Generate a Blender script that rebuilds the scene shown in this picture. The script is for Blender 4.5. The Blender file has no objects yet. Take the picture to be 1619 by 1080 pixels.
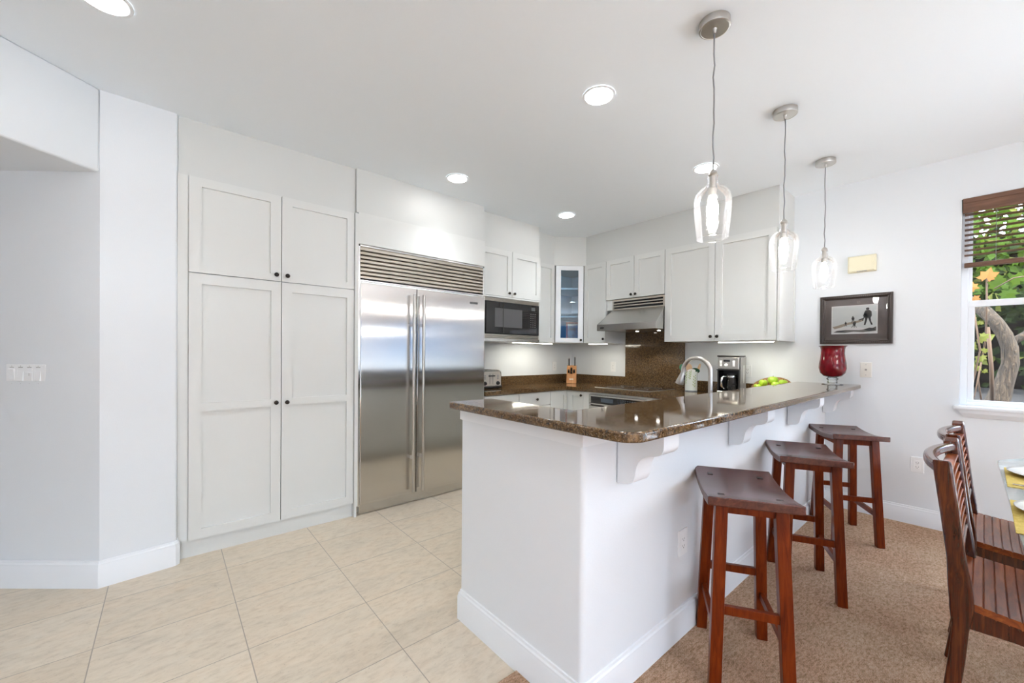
import bpy, bmesh, math, random
from mathutils import Vector, Matrix
from math import sin, cos, pi, radians, sqrt
random.seed(7)
S = bpy.context.scene
COL = S.collection

# ------------------------------------------------------------------ camera
YAW, PIT, ROL, FPX, CY = 0.863335792, -0.006924793, -0.007851240, 637.677065, 564.152063
Fv = Vector((cos(YAW)*cos(PIT), sin(YAW)*cos(PIT), sin(PIT)))
R0 = Vector((sin(YAW), -cos(YAW), 0)); U0 = R0.cross(Fv)
Rv = R0*cos(ROL) - U0*sin(ROL); Uv = U0*cos(ROL) + R0*sin(ROL)
cd = bpy.data.cameras.new('camera'); cam = bpy.data.objects.new('camera', cd); COL.objects.link(cam)
m3 = Matrix((Rv, Uv, -Fv)).transposed()
cam.matrix_world = Matrix.Translation((0, 0, 1.29)) @ m3.to_4x4()
cd.sensor_width = 36; cd.sensor_fit = 'HORIZONTAL'; cd.lens = FPX/1619*36
cd.shift_y = (CY-540)/1619; cd.clip_start = .02; cd.clip_end = 500
S.camera = cam

# ------------------------------------------------------------------ sky, sun, exposure
SWITCH = (.396, 1.155, .215, .112)
SKY, SUN, CAN, PEND, UNDER, EXPO = 6.0, 5.0, 10.0, 1.0, .5, 1.56
S.view_settings.view_transform = 'Standard'; S.view_settings.look = 'None'
S.view_settings.gamma = 1; S.view_settings.use_curve_mapping = False
S.view_settings.exposure = EXPO
W = bpy.data.worlds.new('sky'); S.world = W; W.use_nodes = True
wn = W.node_tree.nodes; wl = W.node_tree.links
bg = wn['Background']; bg.inputs['Strength'].default_value = SKY
tc = wn.new('ShaderNodeTexCoord'); sx = wn.new('ShaderNodeSeparateXYZ'); cr = wn.new('ShaderNodeValToRGB')
wl.new(tc.outputs['Generated'], sx.inputs[0]); wl.new(sx.outputs['Z'], cr.inputs['Fac']); wl.new(cr.outputs[0], bg.inputs['Color'])
e = cr.color_ramp.elements
e[0].position = 0.0; e[0].color = (.035, .06, .10, 1); e[1].position = .75; e[1].color = (.72, .85, 1.04, 1)
for p_, c_ in ((.02, (.008, .026, .064)), (.115, (.012, .031, .066)), (.19, (.45, .56, .70)), (.28, (.875, .97, 1.11))):
    q = cr.color_ramp.elements.new(p_); q.color = (*c_, 1)
sl = bpy.data.lights.new('sun', 'SUN'); sl.energy = SUN; sl.angle = radians(.6); sl.color = (.97, .99, 1)
so = bpy.data.objects.new('sun', sl); COL.objects.link(so)
so.rotation_euler = Vector((.25, .42, -1)).to_track_quat('-Z', 'Y').to_euler()
cy = S.cycles
cy.use_denoising = True; cy.max_bounces = 10; cy.diffuse_bounces = 6; cy.glossy_bounces = 5
cy.transparent_max_bounces = 16; cy.caustics_reflective = False; cy.caustics_refractive = False
cy.sample_clamp_indirect = 6

def portal(name, loc, rot, sx_, sy_):
    l = bpy.data.lights.new(name, 'AREA'); l.shape = 'RECTANGLE'; l.size = sx_; l.size_y = sy_
    l.cycles.is_portal = True
    o = bpy.data.objects.new(name, l); COL.objects.link(o); o.location = loc; o.rotation_euler = rot
portal('daylight_south', (-1.6, -5.28, 1.18), (radians(-90), 0, 0), 3.8, 2.35)
portal('daylight_terrace', (4.36, -3.2, 1.15), (0, radians(-90), 0), 2.3, 3.4)
for o_ in COL.objects:
    pass

# ------------------------------------------------------------------ materials
def mat(name, rgb, rough=.5, metal=0, spec=.5, coat=0, **k):
    m = bpy.data.materials.new(name); m.use_nodes = True
    b = m.node_tree.nodes['Principled BSDF']
    b.inputs['Base Color'].default_value = (*rgb, 1); b.inputs['Roughness'].default_value = rough
    b.inputs['Metallic'].default_value = metal; b.inputs['Specular IOR Level'].default_value = spec
    b.inputs['Coat Weight'].default_value = coat; b.inputs['Coat Roughness'].default_value = k.get('cr', .08)
    if k.get('emit'):
        b.inputs['Emission Color'].default_value = (*k.get('ecol', (1, 1, 1)), 1); b.inputs['Emission Strength'].default_value = k['emit']
    return m
class NT:
    def __init__(s, m): s.t = m.node_tree; s.n = s.t.nodes; s.l = s.t.links; s.b = s.n.get('Principled BSDF')
    def new(s, t, **k):
        n = s.n.new('ShaderNode'+t)
        for a, v in k.items():
            if a in n.inputs.keys() if False else False: pass
            setattr(n, a, v)
        return n
    def link(s, a, b): s.l.new(a, b)
    def coord(s, scale=(1, 1, 1), loc=(0, 0, 0), rot=(0, 0, 0)):
        t = s.new('TexCoord'); mp = s.new('Mapping')
        g = s.new('NewGeometry')
        s.link(t.outputs['Object'], mp.inputs['Vector'])
        mp.inputs['Scale'].default_value = scale; mp.inputs['Location'].default_value = loc; mp.inputs['Rotation'].default_value = rot
        return mp.outputs['Vector']
    def noise(s, vec, scale, detail=3, rough=.5, dist=0):
        n = s.new('TexNoise'); n.inputs['Scale'].default_value = scale; n.inputs['Detail'].default_value = detail
        n.inputs['Roughness'].default_value = rough; n.inputs['Distortion'].default_value = dist
        s.link(vec, n.inputs['Vector']); return n.outputs['Fac']
    def ramp(s, fac, stops, interp='LINEAR'):
        r = s.new('ValToRGB'); r.color_ramp.interpolation = interp
        el = r.color_ramp.elements
        el[0].position, el[0].color = stops[0][0], (*stops[0][1], 1)
        el[1].position, el[1].color = stops[-1][0], (*stops[-1][1], 1)
        for p, c in stops[1:-1]: x = el.new(p); x.color = (*c, 1)
        s.link(fac, r.inputs['Fac']); return r.outputs['Color']
    def mix(s, fac, a, b, mode='MIX'):
        n = s.new('Mix'); n.data_type = 'RGBA'; n.blend_type = mode
        for v, i in ((fac, 0), (a, 6), (b, 7)):
            if hasattr(v, 'node'): s.link(v, n.inputs[i])
            elif isinstance(v, tuple): n.inputs[i].default_value = (*v, 1)
            else: n.inputs[i].default_value = v
        return n.outputs[2]
    def bump(s, h, strength=.2, dist=.002):
        b = s.new('Bump'); b.inputs['Strength'].default_value = strength; b.inputs['Distance'].default_value = dist
        s.link(h, b.inputs['Height']); s.link(b.outputs['Normal'], s.b.inputs['Normal'])
    def color(s, c): s.link(c, s.b.inputs['Base Color'])

def paint(name, rgb, rough, bs=180, strength=.12):
    m = mat(name, rgb, rough, spec=.4); t = NT(m); t.bump(t.noise(t.coord(), bs, 2), strength, .002); return m
M = {}
M['wall'] = paint('wall_paint', (.765, .803, .838), .6)
M['ceil'] = paint('ceiling_paint', (.825, .88, .925), .75, 120, .1)
M['trim'] = mat('white_trim_paint', (.83, .865, .90), .35)
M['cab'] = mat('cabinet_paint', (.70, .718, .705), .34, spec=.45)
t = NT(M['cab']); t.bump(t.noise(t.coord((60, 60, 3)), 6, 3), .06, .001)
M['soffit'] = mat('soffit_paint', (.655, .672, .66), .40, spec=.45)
M['gap'] = mat('dark_gap', (.05, .05, .05), .8)
M['bronze'] = mat('oil_rubbed_bronze', (.028, .024, .022), .32, .7)
M['plast'] = mat('white_plastic', (.87, .89, .91), .35)
M['ivory'] = mat('ivory_plastic', (.78, .74, .55), .4)
M['grey'] = mat('grey_print', (.35, .35, .35), .6)
M['black'] = mat('black_plastic', (.012, .012, .013), .28)
M['blackgl'] = mat('black_glass', (.012, .012, .014), .05, spec=.6)
M['rubber'] = mat('black_rubber', (.02, .02, .02), .6)
M['chrome'] = mat('polished_chrome', (.80, .80, .80), .12, 1)
M['nickel'] = mat('brushed_nickel', (.56, .54, .51), .28, 1)
M['white'] = mat('glazed_white', (.86, .87, .86), .12, coat=.5)

TAX = 'Z'
def steel(name, rgb, rough, an=.85, rot=0, stretch=(1, 60, 60)):
    m = mat(name, rgb, rough, 1); t = NT(m)
    t.b.inputs['Anisotropic'].default_value = an; t.b.inputs['Anisotropic Rotation'].default_value = rot
    tg = t.new('Tangent'); tg.direction_type = 'RADIAL'; tg.axis = TAX
    t.link(tg.outputs[0], t.b.inputs['Tangent'])
    n = t.noise(t.coord(stretch), 12, 3)
    mr = t.new('MapRange'); mr.inputs['To Min'].default_value = rough*.96; mr.inputs['To Max'].default_value = rough*1.04
    t.link(n, mr.inputs['Value']); t.link(mr.outputs[0], t.b.inputs['Roughness'])
    return m
M['steel'] = steel('brushed_steel', (.60, .585, .56), .17, .97)
M['steel2'] = steel('satin_steel', (.58, .57, .545), .27, .4)
M['slat'] = mat('louver_steel', (.56, .52, .46), .34, 1)

def granite(name, k=1.0):
    m = mat(name, (.1, .07, .05), .055, spec=.6); t = NT(m); v = t.coord()
    vo = t.new('TexVoronoi'); vo.inputs['Scale'].default_value = 260; t.link(v, vo.inputs['Vector'])
    sep = t.new('SeparateColor'); t.link(vo.outputs['Color'], sep.inputs[0])
    a = t.ramp(sep.outputs[0], [(0, (.006, .005, .006)), (.28, (.018, .013, .011)), (.36, (.085, .042, .014)), (.6, (.15, .085, .035)), (.8, (.22, .145, .075)), (.9, (.34, .25, .16)), (1, (.05, .045, .05))], 'CONSTANT')
    n = t.noise(v, 70, 5, .75)
    b = t.ramp(n, [(.40, (.025, .019, .014)), (.52, (.13, .075, .032)), (.64, (.24, .15, .07))])
    c = t.mix(.6, a, b)
    t.color(t.mix(1.0, c, (k, k, k), 'MULTIPLY')); return m
M['granite'] = granite('brown_granite', 1.05)

def tile():
    m = mat('limestone_tile', (.6, .54, .45), .42, spec=.35); t = NT(m)
    v = t.coord((1, 1, 1), (-.27, -2.06, 0))
    br = t.new('TexBrick'); br.offset = 0; br.inputs['Scale'].default_value = 1
    br.inputs['Brick Width'].default_value = .513; br.inputs['Row Height'].default_value = .429
    br.inputs['Mortar Size'].default_value = .0022; br.inputs['Mortar Smooth'].default_value = .15
    br.inputs['Color1'].default_value = (.0, 0, 0, 1); br.inputs['Color2'].default_value = (1, 1, 1, 1); br.inputs['Mortar'].default_value = (.5, .5, .5, 1)
    t.link(v, br.inputs['Vector'])
    w = t.coord((1, 2.4, 1), rot=(0, 0, radians(-28)))
    n1 = t.noise(w, 3.2, 6, .62, .6); n2 = t.noise(w, 16, 5, .7, .4); n3 = t.noise(t.coord((1, 1.6, 1), rot=(0, 0, radians(-28))), 90, 3, .6)
    base = t.ramp(n1, [(.28, (.53, .475, .39)), (.5, (.655, .57, .455)), (.72, (.68, .555, .42))])
    base = t.mix(.5, base, t.ramp(n2, [(.25, (.40, .325, .24)), (.5, (.655, .57, .455)), (.75, (.75, .68, .57))]))
    base = t.mix(.10, base, br.outputs['Color'], 'SOFT_LIGHT')
    pits = t.ramp(n3, [(.26, (.42, .40, .38)), (.34, (1, 1, 1))])
    base = t.mix(1.0, base, pits, 'MULTIPLY')
    t.color(t.mix(br.outputs['Fac'], base, (.36, .32, .27)))
    inv = t.new('Math'); inv.operation = 'SUBTRACT'; inv.inputs[0].default_value = 1; t.link(br.outputs['Fac'], inv.inputs[1])
    t.bump(inv.outputs[0], .5, .002)
    return m
M['tile'] = tile()
def carpet():
    m = mat('tan_carpet', (.35, .24, .17), 1, spec=0); t = NT(m)
    v = t.coord((1, 2.4, 1), rot=(0, 0, radians(38)))
    n = t.noise(v, 48, 6, .85); n2 = t.noise(t.coord(), 2.2, 3, .6); n3 = t.noise(v, 190, 2, .6)
    c = t.ramp(n, [(.36, (.29, .145, .07)), (.45, (.66, .41, .26)), (.53, (.90, .62, .44)), (.61, (1, .83, .66))])
    c = t.mix(.35, c, t.ramp(n3, [(.38, (.30, .15, .065)), (.62, (.98, .68, .44))]))
    c = t.mix(.5, c, t.ramp(n2, [(.3, (.36, .36, .36)), (.7, (.64, .64, .64))]), 'OVERLAY')
    t.color(c); t.bump(n, 1.0, .016)
    return m
M['carpet'] = carpet()
def wood(name, cols, rough=.25, scale=(3, 3, 40), coat=.6, ws=2.2):
    m = mat(name, cols[1], rough, coat=coat, cr=.12); t = NT(m)
    v = t.coord(scale); n = t.noise(v, ws, 6, .6, .8); n2 = t.noise(t.coord(), 9, 3)
    c = t.ramp(n, [(.3, cols[0]), (.5, cols[1]), (.7, cols[2])])
    c = t.mix(.35, c, t.ramp(n2, [(.3, (.4, .4, .4)), (.7, (.6, .6, .6))]), 'OVERLAY')
    t.color(c); return m
M['cherry'] = wood('dark_cherry_wood', [(.080, .0085, .0008), (.145, .0205, .002), (.20, .034, .004)], .33, (26, 26, 2.5), .1); M['cherry'].node_tree.nodes['Principled BSDF'].inputs['Specular IOR Level'].default_value = .15
M['cherrytop'] = wood('dark_cherry_seat', [(.050, .012, .009), (.085, .020, .014), (.13, .032, .020)], .27, (2.5, 24, 24), .3)
M['maho'] = wood('glossy_mahogany', [(.028, .0045, .0015), (.075, .0125, .003), (.15, .034, .008)], .2, (45, 45, 2), .4)
M['mahotop'] = wood('glossy_mahogany_seat', [(.14, .024, .005), (.28, .060, .012), (.42, .12, .025)], .3, (2.5, 20, 20), .1)
M['blindw'] = wood('walnut_blind', [(.10, .045, .025), (.16, .078, .045), (.20, .10, .06)], .45, (20, 2, 20), 0)
M['block'] = wood('oak_block', [(.45, .20, .08), (.56, .28, .12), (.64, .35, .17)], .4, (30, 30, 3), .2)
M['bowlw'] = wood('olive_wood', [(.14, .065, .02), (.28, .14, .05), (.40, .22, .09)], .4, (4, 16, 16), .2)
M['beech'] = wood('beech_utensil', [(.55, .36, .20), (.66, .45, .28), (.72, .52, .34)], .5, (20, 20, 3), 0)

def thin_glass(name, tint=(1, 1, 1), refl=1.0, milk=0.0, rough=.0, seeds=False):
    m = bpy.data.materials.new(name); m.use_nodes = True; t = NT(m); t.n.remove(t.b)
    out = t.n['Material Output']
    tr = t.new('BsdfTransparent'); tr.inputs[0].default_value = (*tint, 1)
    gl = t.new('BsdfGlossy'); gl.inputs['Roughness'].default_value = rough; gl.inputs[0].default_value = (1, 1, 1, 1)
    fr = t.new('Fresnel'); fr.inputs[0].default_value = 1.5
    mul = t.new('Math'); mul.operation = 'MULTIPLY'; mul.inputs[1].default_value = refl; t.link(fr.outputs[0], mul.inputs[0])
    mx = t.new('MixShader'); t.link(mul.outputs[0], mx.inputs[0]); t.link(tr.outputs[0], mx.inputs[1]); t.link(gl.outputs[0], mx.inputs[2])
    last = mx.outputs[0]
    if milk:
        df = t.new('BsdfDiffuse'); df.inputs[0].default_value = (.9, .9, .9, 1)
        lw = t.new('LayerWeight'); lw.inputs[0].default_value = .25
        m2 = t.new('Math'); m2.operation = 'MULTIPLY_ADD'; m2.inputs[1].default_value = milk*2.2; m2.inputs[2].default_value = milk*.35
        t.link(lw.outputs['Facing'], m2.inputs[0])
        mm = t.new('MixShader'); t.link(m2.outputs[0], mm.inputs[0]); t.link(last, mm.inputs[1]); t.link(df.outputs[0], mm.inputs[2]); last = mm.outputs[0]
    if seeds:
        vo = t.new('TexNoise'); vo.inputs['Scale'].default_value = 120; t.link(t.coord(), vo.inputs[0])
        b = t.new('Bump'); b.inputs['Strength'].default_value = .25; b.inputs['Distance'].default_value = .002
        t.link(vo.outputs['Fac'], b.inputs['Height']); t.link(b.outputs[0], gl.inputs['Normal'])
    t.link(last, out.inputs[0]); return m
M['pane'] = thin_glass('window_glass', (.97, .98, .98), .6)
M['shade'] = thin_glass('seeded_glass', (.97, .97, .97), .6, .008, .03, True)
M['carafe'] = thin_glass('carafe_glass', (.75, .75, .75), 1.0)
M['tblglass'] = thin_glass('table_glass', (.80, .87, .88), .9, .14)  # milky part puts the top's pale reflection into the glass colour
M['tbledge'] = mat('table_glass_edge', (.10, .22, .22), .08, spec=.7)
M['cabglass'] = thin_glass('cabinet_glass', (.86, .95, 1.0), 1.3, 0, .01)
M['picglass'] = thin_glass('picture_glass', (1, 1, 1), 1.0)
M['footgl'] = thin_glass('vase_foot_glass', (.93, .95, .95), 1.6, .06, .01)
m = mat('ruby_glass', (.2, .002, .01), .06, spec=.45); M['ruby'] = m; t = NT(m)
t.color(t.ramp(t.noise(t.coord(), 16, 3, .6), [(.35, (.095, .001, .005)), (.55, (.16, .002, .008)), (.72, (.26, .005, .012))]))
M['lens'] = mat('lamp_lens', (.9, .9, .9), .5, emit=14, ecol=(1, .98, .95))
M['bulb'] = mat('lit_bulb', (1, 1, 1), .3, emit=38, ecol=(1, .97, .93))
M['chbulb'] = mat('lit_globe', (1, 1, 1), .3, emit=PEND*18, ecol=(1, .98, .94))
M['strip'] = mat('lit_strip', (1, 1, 1), .4, emit=9, ecol=(1, .95, .82))
M['cord'] = mat('grey_cord', (.25, .26, .28), .5)

# ------------------------------------------------------------------ mesh helpers
class MB:
    def __init__(s): s.v = []; s.f = []; s.mi = []; s.cur = 0
    def add(s, vs, fs):
        k = len(s.v); s.v += [Vector(p) for p in vs]; s.f += [tuple(k+i for i in f) for f in fs]; s.mi += [s.cur]*len(fs); return s
    def box(s, x0, x1, y0, y1, z0, z1, T=None):
        vs = [(x, y, z) for x in (x0, x1) for y in (y0, y1) for z in (z0, z1)]
        if T: vs = [T(*p) for p in vs]
        return s.add(vs, [(0, 1, 3, 2), (4, 6, 7, 5), (0, 4, 5, 1), (2, 3, 7, 6), (0, 2, 6, 4), (1, 5, 7, 3)])
    def prism(s, poly, z0, z1, T=None):
        n = len(poly); vs = [(x, y, z) for z in (z0, z1) for x, y in poly]
        if T: vs = [T(*p) for p in vs]
        return s.add(vs, [tuple(range(n))[::-1], tuple(range(n, 2*n))]+[(i, (i+1) % n, n+(i+1) % n, n+i) for i in range(n)])
    def lathe(s, prof, c=(0, 0, 0), n=32, cap=True, T=None, sc=(1, 1)):
        vs = []; fs = []
        for r, z in prof:
            for i in range(n):
                a = 2*pi*i/n; p = (r*cos(a)*sc[0], r*sin(a)*sc[1], z)
                if T: p = T(*p)
                vs.append((p[0]+c[0], p[1]+c[1], p[2]+c[2]))
        for j in range(len(prof)-1):
            for i in range(n): k = (i+1) % n; fs.append((j*n+i, j*n+k, (j+1)*n+k, (j+1)*n+i))
        if cap:
            if prof[0][0] > 1e-6: fs.append(tuple(range(n))[::-1])
            if prof[-1][0] > 1e-6: fs.append(tuple((len(prof)-1)*n+i for i in range(n)))
        return s.add(vs, fs)
    def tube(s, pts, r, n=10, cap=True):
        pts = [Vector(p) for p in pts]; rs = r if isinstance(r, (list, tuple)) else [r]*len(pts)
        vs = []; fs = []; up = None
        for i, p in enumerate(pts):
            d = (pts[min(i+1, len(pts)-1)]-pts[max(i-1, 0)]).normalized()
            if up is None:
                up = Vector((0, 0, 1)) if abs(d.z) < .9 else Vector((1, 0, 0))
            a = d.cross(up).normalized(); up = a.cross(d).normalized(); b = up
            for j in range(n): w = 2*pi*j/n; vs.append(p+(a*cos(w)+b*sin(w))*rs[i])
        for i in range(len(pts)-1):
            for j in range(n): k = (j+1) % n; fs.append((i*n+j, i*n+k, (i+1)*n+k, (i+1)*n+j))
        if cap: fs += [tuple(range(n))[::-1], tuple((len(pts)-1)*n+j for j in range(n))]
        return s.add(vs, fs)
    def bar(s, a, b, w, h, up=(0, 0, 1), w2=None, h2=None):   # tapering rectangular bar from a to b
        a = Vector(a); b = Vector(b); d = (b-a).normalized(); u = Vector(up); sd = d.cross(u).normalized(); u = sd.cross(d)
        w2 = w2 or w; h2 = h2 or h; vs = []
        for p, ww, hh in ((a, w, h), (b, w2, h2)):
            for i, j in ((-1, -1), (1, -1), (1, 1), (-1, 1)): vs.append(p+sd*(ww/2*i)+u*(hh/2*j))
        return s.add(vs, [(3, 2, 1, 0), (4, 5, 6, 7), (0, 1, 5, 4), (1, 2, 6, 5), (2, 3, 7, 6), (3, 0, 4, 7)])
    def ball(s, c, r, n=16, sc=(1, 1, 1)):
        prof = [(r*sin(pi*j/(n//2)), -r*cos(pi*j/(n//2))) for j in range(n//2+1)]
        prof[0] = (1e-5, -r); prof[-1] = (1e-5, r)
        return s.lathe(prof, (0, 0, 0), n, True, lambda x, y, z: (x*sc[0]+c[0], y*sc[1]+c[1], z*sc[2]+c[2]))
    def build(s, name, mt, parent=None, bevel=0, smooth=False, loc=None, seg=2, weld=False):
        me = bpy.data.meshes.new(name); off = Vector((0, 0, 0))
        p = parent
        while p is not None: off += p.location; p = p.parent
        if loc is not None: off += Vector(loc)
        me.from_pydata([v-off for v in s.v], [], s.f); me.validate()
        bm = bmesh.new(); bm.from_mesh(me)
        if weld: bmesh.ops.remove_doubles(bm, verts=bm.verts, dist=1e-5)
        bmesh.ops.recalc_face_normals(bm, faces=bm.faces); bm.to_mesh(me); bm.free()
        ms = mt if isinstance(mt, (list, tuple)) else [mt]
        for x in ms: me.materials.append(M[x] if isinstance(x, str) else x)
        if len(ms) > 1 and len(s.mi) == len(me.polygons):
            for pl, i in zip(me.polygons, s.mi): pl.material_index = i
        if smooth:
            me.polygons.foreach_set('use_smooth', [True]*len(me.polygons))
            if smooth != 'all': me.set_sharp_from_angle(angle=radians(smooth if smooth is not True else 40))
        o = bpy.data.objects.new(name, me); COL.objects.link(o)
        if parent: o.parent = parent
        if loc is not None: o.location = loc
        if bevel:
            b = o.modifiers.new('bevel', 'BEVEL'); b.width = bevel; b.segments = seg; b.limit_method = 'ANGLE'; b.angle_limit = radians(50)
        return o
def tag(o, label=None, cat=None, group=None, kind=None):
    if label: o['label'] = label
    if cat: o['category'] = cat
    if group: o['group'] = group
    if kind: o['kind'] = kind
    return o
def thing(name, label, cat, loc=(0, 0, 0), group=None):
    o = bpy.data.objects.new(name, None); COL.objects.link(o); o.location = loc; o.empty_display_size = .1
    return tag(o, label, cat, group)
def struct(o): o['kind'] = 'structure'; return o
def lab(o, s): o['label'] = s; return o
def copy_tree(o, parent=None):
    c = o.copy(); COL.objects.link(c)
    if parent: c.parent = parent
    for ch in list(o.children): copy_tree(ch, c)
    return c
def frame(o, u, n):
    o = Vector((o[0], o[1], 0)); u = Vector((u[0], u[1], 0)).normalized(); n = Vector((n[0], n[1], 0)).normalized()
    def T(a, d, z): p = o+u*a+n*d; return (p.x, p.y, z)
    T.n = n; return T
FA = lambda y: frame((0, y), (1, 0), (0, -1))      # faces looking towards -y, a = world x
FB = lambda x: frame((x, 0), (0, 1), (-1, 0))      # faces looking towards -x, a = world y
def slab(T, a0, a1, z0, z1, holes=(), t=.02, rec=.015):
    """shaker leaf with recessed panels, front at d=0, back at d=-t"""
    m = MB(); V = lambda a, d, z: T(a, d, z)
    if not holes: m.box(a0, a1, -t, 0, z0, z1, T); return m
    hs = sorted(holes, key=lambda h: h[2]); h0, h1 = hs[0][0], hs[0][1]
    def quad(p): m.add([V(*x) for x in p], [(0, 1, 2, 3)])
    def fr(A0, A1, Z0, Z1, d=0): quad([(A0, d, Z0), (A1, d, Z0), (A1, d, Z1), (A0, d, Z1)])
    fr(a0, h0, z0, z1); fr(h1, a1, z0, z1)
    zs = [z0]
    for h in hs: zs += [h[2], h[3]]
    zs.append(z1)
    for i in range(0, len(zs), 2): fr(h0, h1, zs[i], zs[i+1])
    for _, _, p0, p1 in hs:
        fr(h0, h1, p0, p1, -rec)
        quad([(h0, 0, p0), (h0, 0, p1), (h0, -rec, p1), (h0, -rec, p0)]); quad([(h1, 0, p0), (h1, 0, p1), (h1, -rec, p1), (h1, -rec, p0)])
        quad([(h0, 0, p0), (h1, 0, p0), (h1, -rec, p0), (h0, -rec, p0)]); quad([(h0, 0, p1), (h1, 0, p1), (h1, -rec, p1), (h0, -rec, p1)])
    for A in (a0, a1): quad([(A, 0, z0), (A, 0, z1), (A, -t, z1), (A, -t, z0)])
    for Z in (z0, z1): quad([(a0, 0, Z), (a1, 0, Z), (a1, -t, Z), (a0, -t, Z)])
    fr(a0, a1, z0, z1, -t); return m
_km = {}
def knob(parent, T, a, z, r=.015):
    n = T.n; key = (round(n.x, 3), round(n.y, 3))
    p = T(a, 0, z); off = Vector((0, 0, 0)); q = parent
    while q is not None: off += q.location; q = q.parent
    if key not in _km:
        m = MB(); rot = Vector((0, 0, 1)).rotation_difference(n).to_matrix()
        f = lambda x, y, zz: tuple(rot @ Vector((x, y, zz)))
        m.lathe([(.006, 0), (.006, .012), (r*.8, .014), (r, .019), (r*.95, .024), (r*.55, .029), (1e-5, .030)], n=16, T=f)
        o = m.build('knob', 'bronze', None, smooth=True); _km[key] = o.data
    else: o = bpy.data.objects.new('knob', _km[key]); COL.objects.link(o)
    o.parent = parent; o.location = Vector(p)-off; return o
def sweep(path, prof, flip=1):
    """profile (d,z) swept along an open 2d path; d is measured to the right of travel when flip=1"""
    m = MB(); P = [Vector((x, y)) for x, y in path]; N = []
    for i in range(len(P)):
        ns = []
        if i > 0: d = (P[i]-P[i-1]).normalized(); ns.append(Vector((d.y, -d.x))*flip)
        if i < len(P)-1: d = (P[i+1]-P[i]).normalized(); ns.append(Vector((d.y, -d.x))*flip)
        n = sum(ns, Vector((0, 0)))/len(ns); N.append(n/max(n.length_squared, .2))
    k = len(prof); vs = [(p.x+n.x*d, p.y+n.y*d, z) for p, n in zip(P, N) for d, z in prof]; fs = []
    for i in range(len(P)-1):
        for j in range(k): jj = (j+1) % k; fs.append((i*k+j, i*k+jj, (i+1)*k+jj, (i+1)*k+j))
    fs += [tuple(range(k)), tuple((len(P)-1)*k+j for j in range(k))[::-1]]
    return m.add(vs, fs)
def arc(cx, cy_, r, a0, a1, n=6): return [(cx+r*cos(radians(a0+(a1-a0)*i/n)), cy_+r*sin(radians(a0+(a1-a0)*i/n))) for i in range(n+1)]

# ================================================================== THE ROOM
XB, YA, H = 4.348, 3.795, 2.74
P0 = Vector((-.285, 3.2)); UJ = Vector((-.765, .644)); DH = Vector((-.78, -.63))
cut = 1.216
struct(MB().prism([(-4.6, cut), (1.095, cut), (1.095, 1.3), (4.4, 1.3), (4.4, 5.5), (-4.6, 5.5)], -.1, 0).build('floor', 'tile'))
struct(MB().prism([(-4.6, -5.3), (4.4, -5.3), (4.4, 1.3), (1.095, 1.3), (1.095, cut), (-4.6, cut)], -.1, .010).build('floor_carpet', 'carpet'))
struct(MB().box(-4.7, 4.5, -5.4, 5.6, H, H+.1).build('ceiling', 'ceil'))
struct(MB().box(.05, 4.5, YA, YA+.1, 0, H).build('wall_back', 'wall'))
E1 = P0+UJ*2.6
m = MB()
def stub(c0, y1, c1x): return [c0]+[(c1x-.018+.018*sin(radians(q)), y1+.018-.018*cos(radians(q))) for q in range(0, 91, 15)]+[(c1x, 4.2), (E1.x+.35, E1.y+.25), (E1.x+c0[0]+.285, E1.y+c0[1]-3.2)]
lo_, hi_ = stub((-.279, 3.119), 3.160, .046), stub((-.285, 3.206), 3.214, .049)
k = len(lo_); m.add([(x, y, 0) for x, y in lo_]+[(x, y, H) for x, y in hi_], [tuple(range(k))[::-1], tuple(range(k, 2*k))]+[(i, (i+1) % k, k+(i+1) % k, k+i) for i in range(k)])
struct(m.build('wall_left', 'wall', smooth=30))
A_ = P0; B_ = P0+DH*3.2; C_ = B_+UJ*2.6; D_ = E1
struct(MB().prism([tuple(A_), tuple(B_), tuple(C_), tuple(D_)], 2.28, H).build('wall_hall_header', 'wall', bevel=.012, seg=3))
nn = Vector((.63, -.78))
struct(MB().prism([tuple(D_), tuple(C_), tuple(C_+UJ*.1), tuple(D_+UJ*.1)], 0, H).build('wall_hall_end', 'wall'))
struct(MB().prism([tuple(B_), tuple(C_), (-4.6, C_.y), (-4.6, B_.y)], 0, 2.28).build('wall_hall_side', 'wall'))
struct(MB().box(-4.7, -4.6, -5.4, 5.6, 0, H).build('wall_west', 'wall'))
struct(MB().box(-4.7, .05, 5.5, 5.6, 0, H).build('wall_north', 'wall'))
# wall with the window: openings for window_1 and for the terrace door further along
WY0, WY1, WZ0, WZ1 = -1.12, .112, .925, 2.425
DY0, DY1, DZ1 = -4.9, -1.5, 2.3
m = MB(); t_ = .13
for y0, y1, z0, z1 in ((WY1, YA+.1, 0, H), (WY0, WY1, 0, WZ0), (WY0, WY1, WZ1, H), (DY1, WY0, 0, H), (DY0, DY1, DZ1, H), (-5.4, DY0, 0, H)):
    m.box(XB, XB+t_, y0, y1, z0, z1)
struct(m.build('wall_right', 'wall'))
m = MB()
for x0, x1, z0, z1 in ((-4.7, -3.5, 0, H), (.3, 4.4, 0, H), (-3.5, .3, 2.35, H)): m.box(x0, x1, -5.4, -5.3, z0, z1)
struct(m.build('wall_south', 'wall'))
# terrace door frame (out of the picture, mirrored in the refrigerator)
m = MB()
for y in (DY0, (DY0+DY1)/2-.04, DY1-.08): m.box(XB+.03, XB+.10, y, y+.08, 0, DZ1)
m.box(XB+.03, XB+.10, DY0, DY1, DZ1-.08, DZ1); m.box(XB+.03, XB+.10, DY0, DY1, 0, .05)
struct(m.build('door_1', 'trim'))
struct(MB().box(XB-.09, XB-.01, DY0-.1, DY1+.1, 2.02, 2.28).build('door_valance', 'blindw'))
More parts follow.
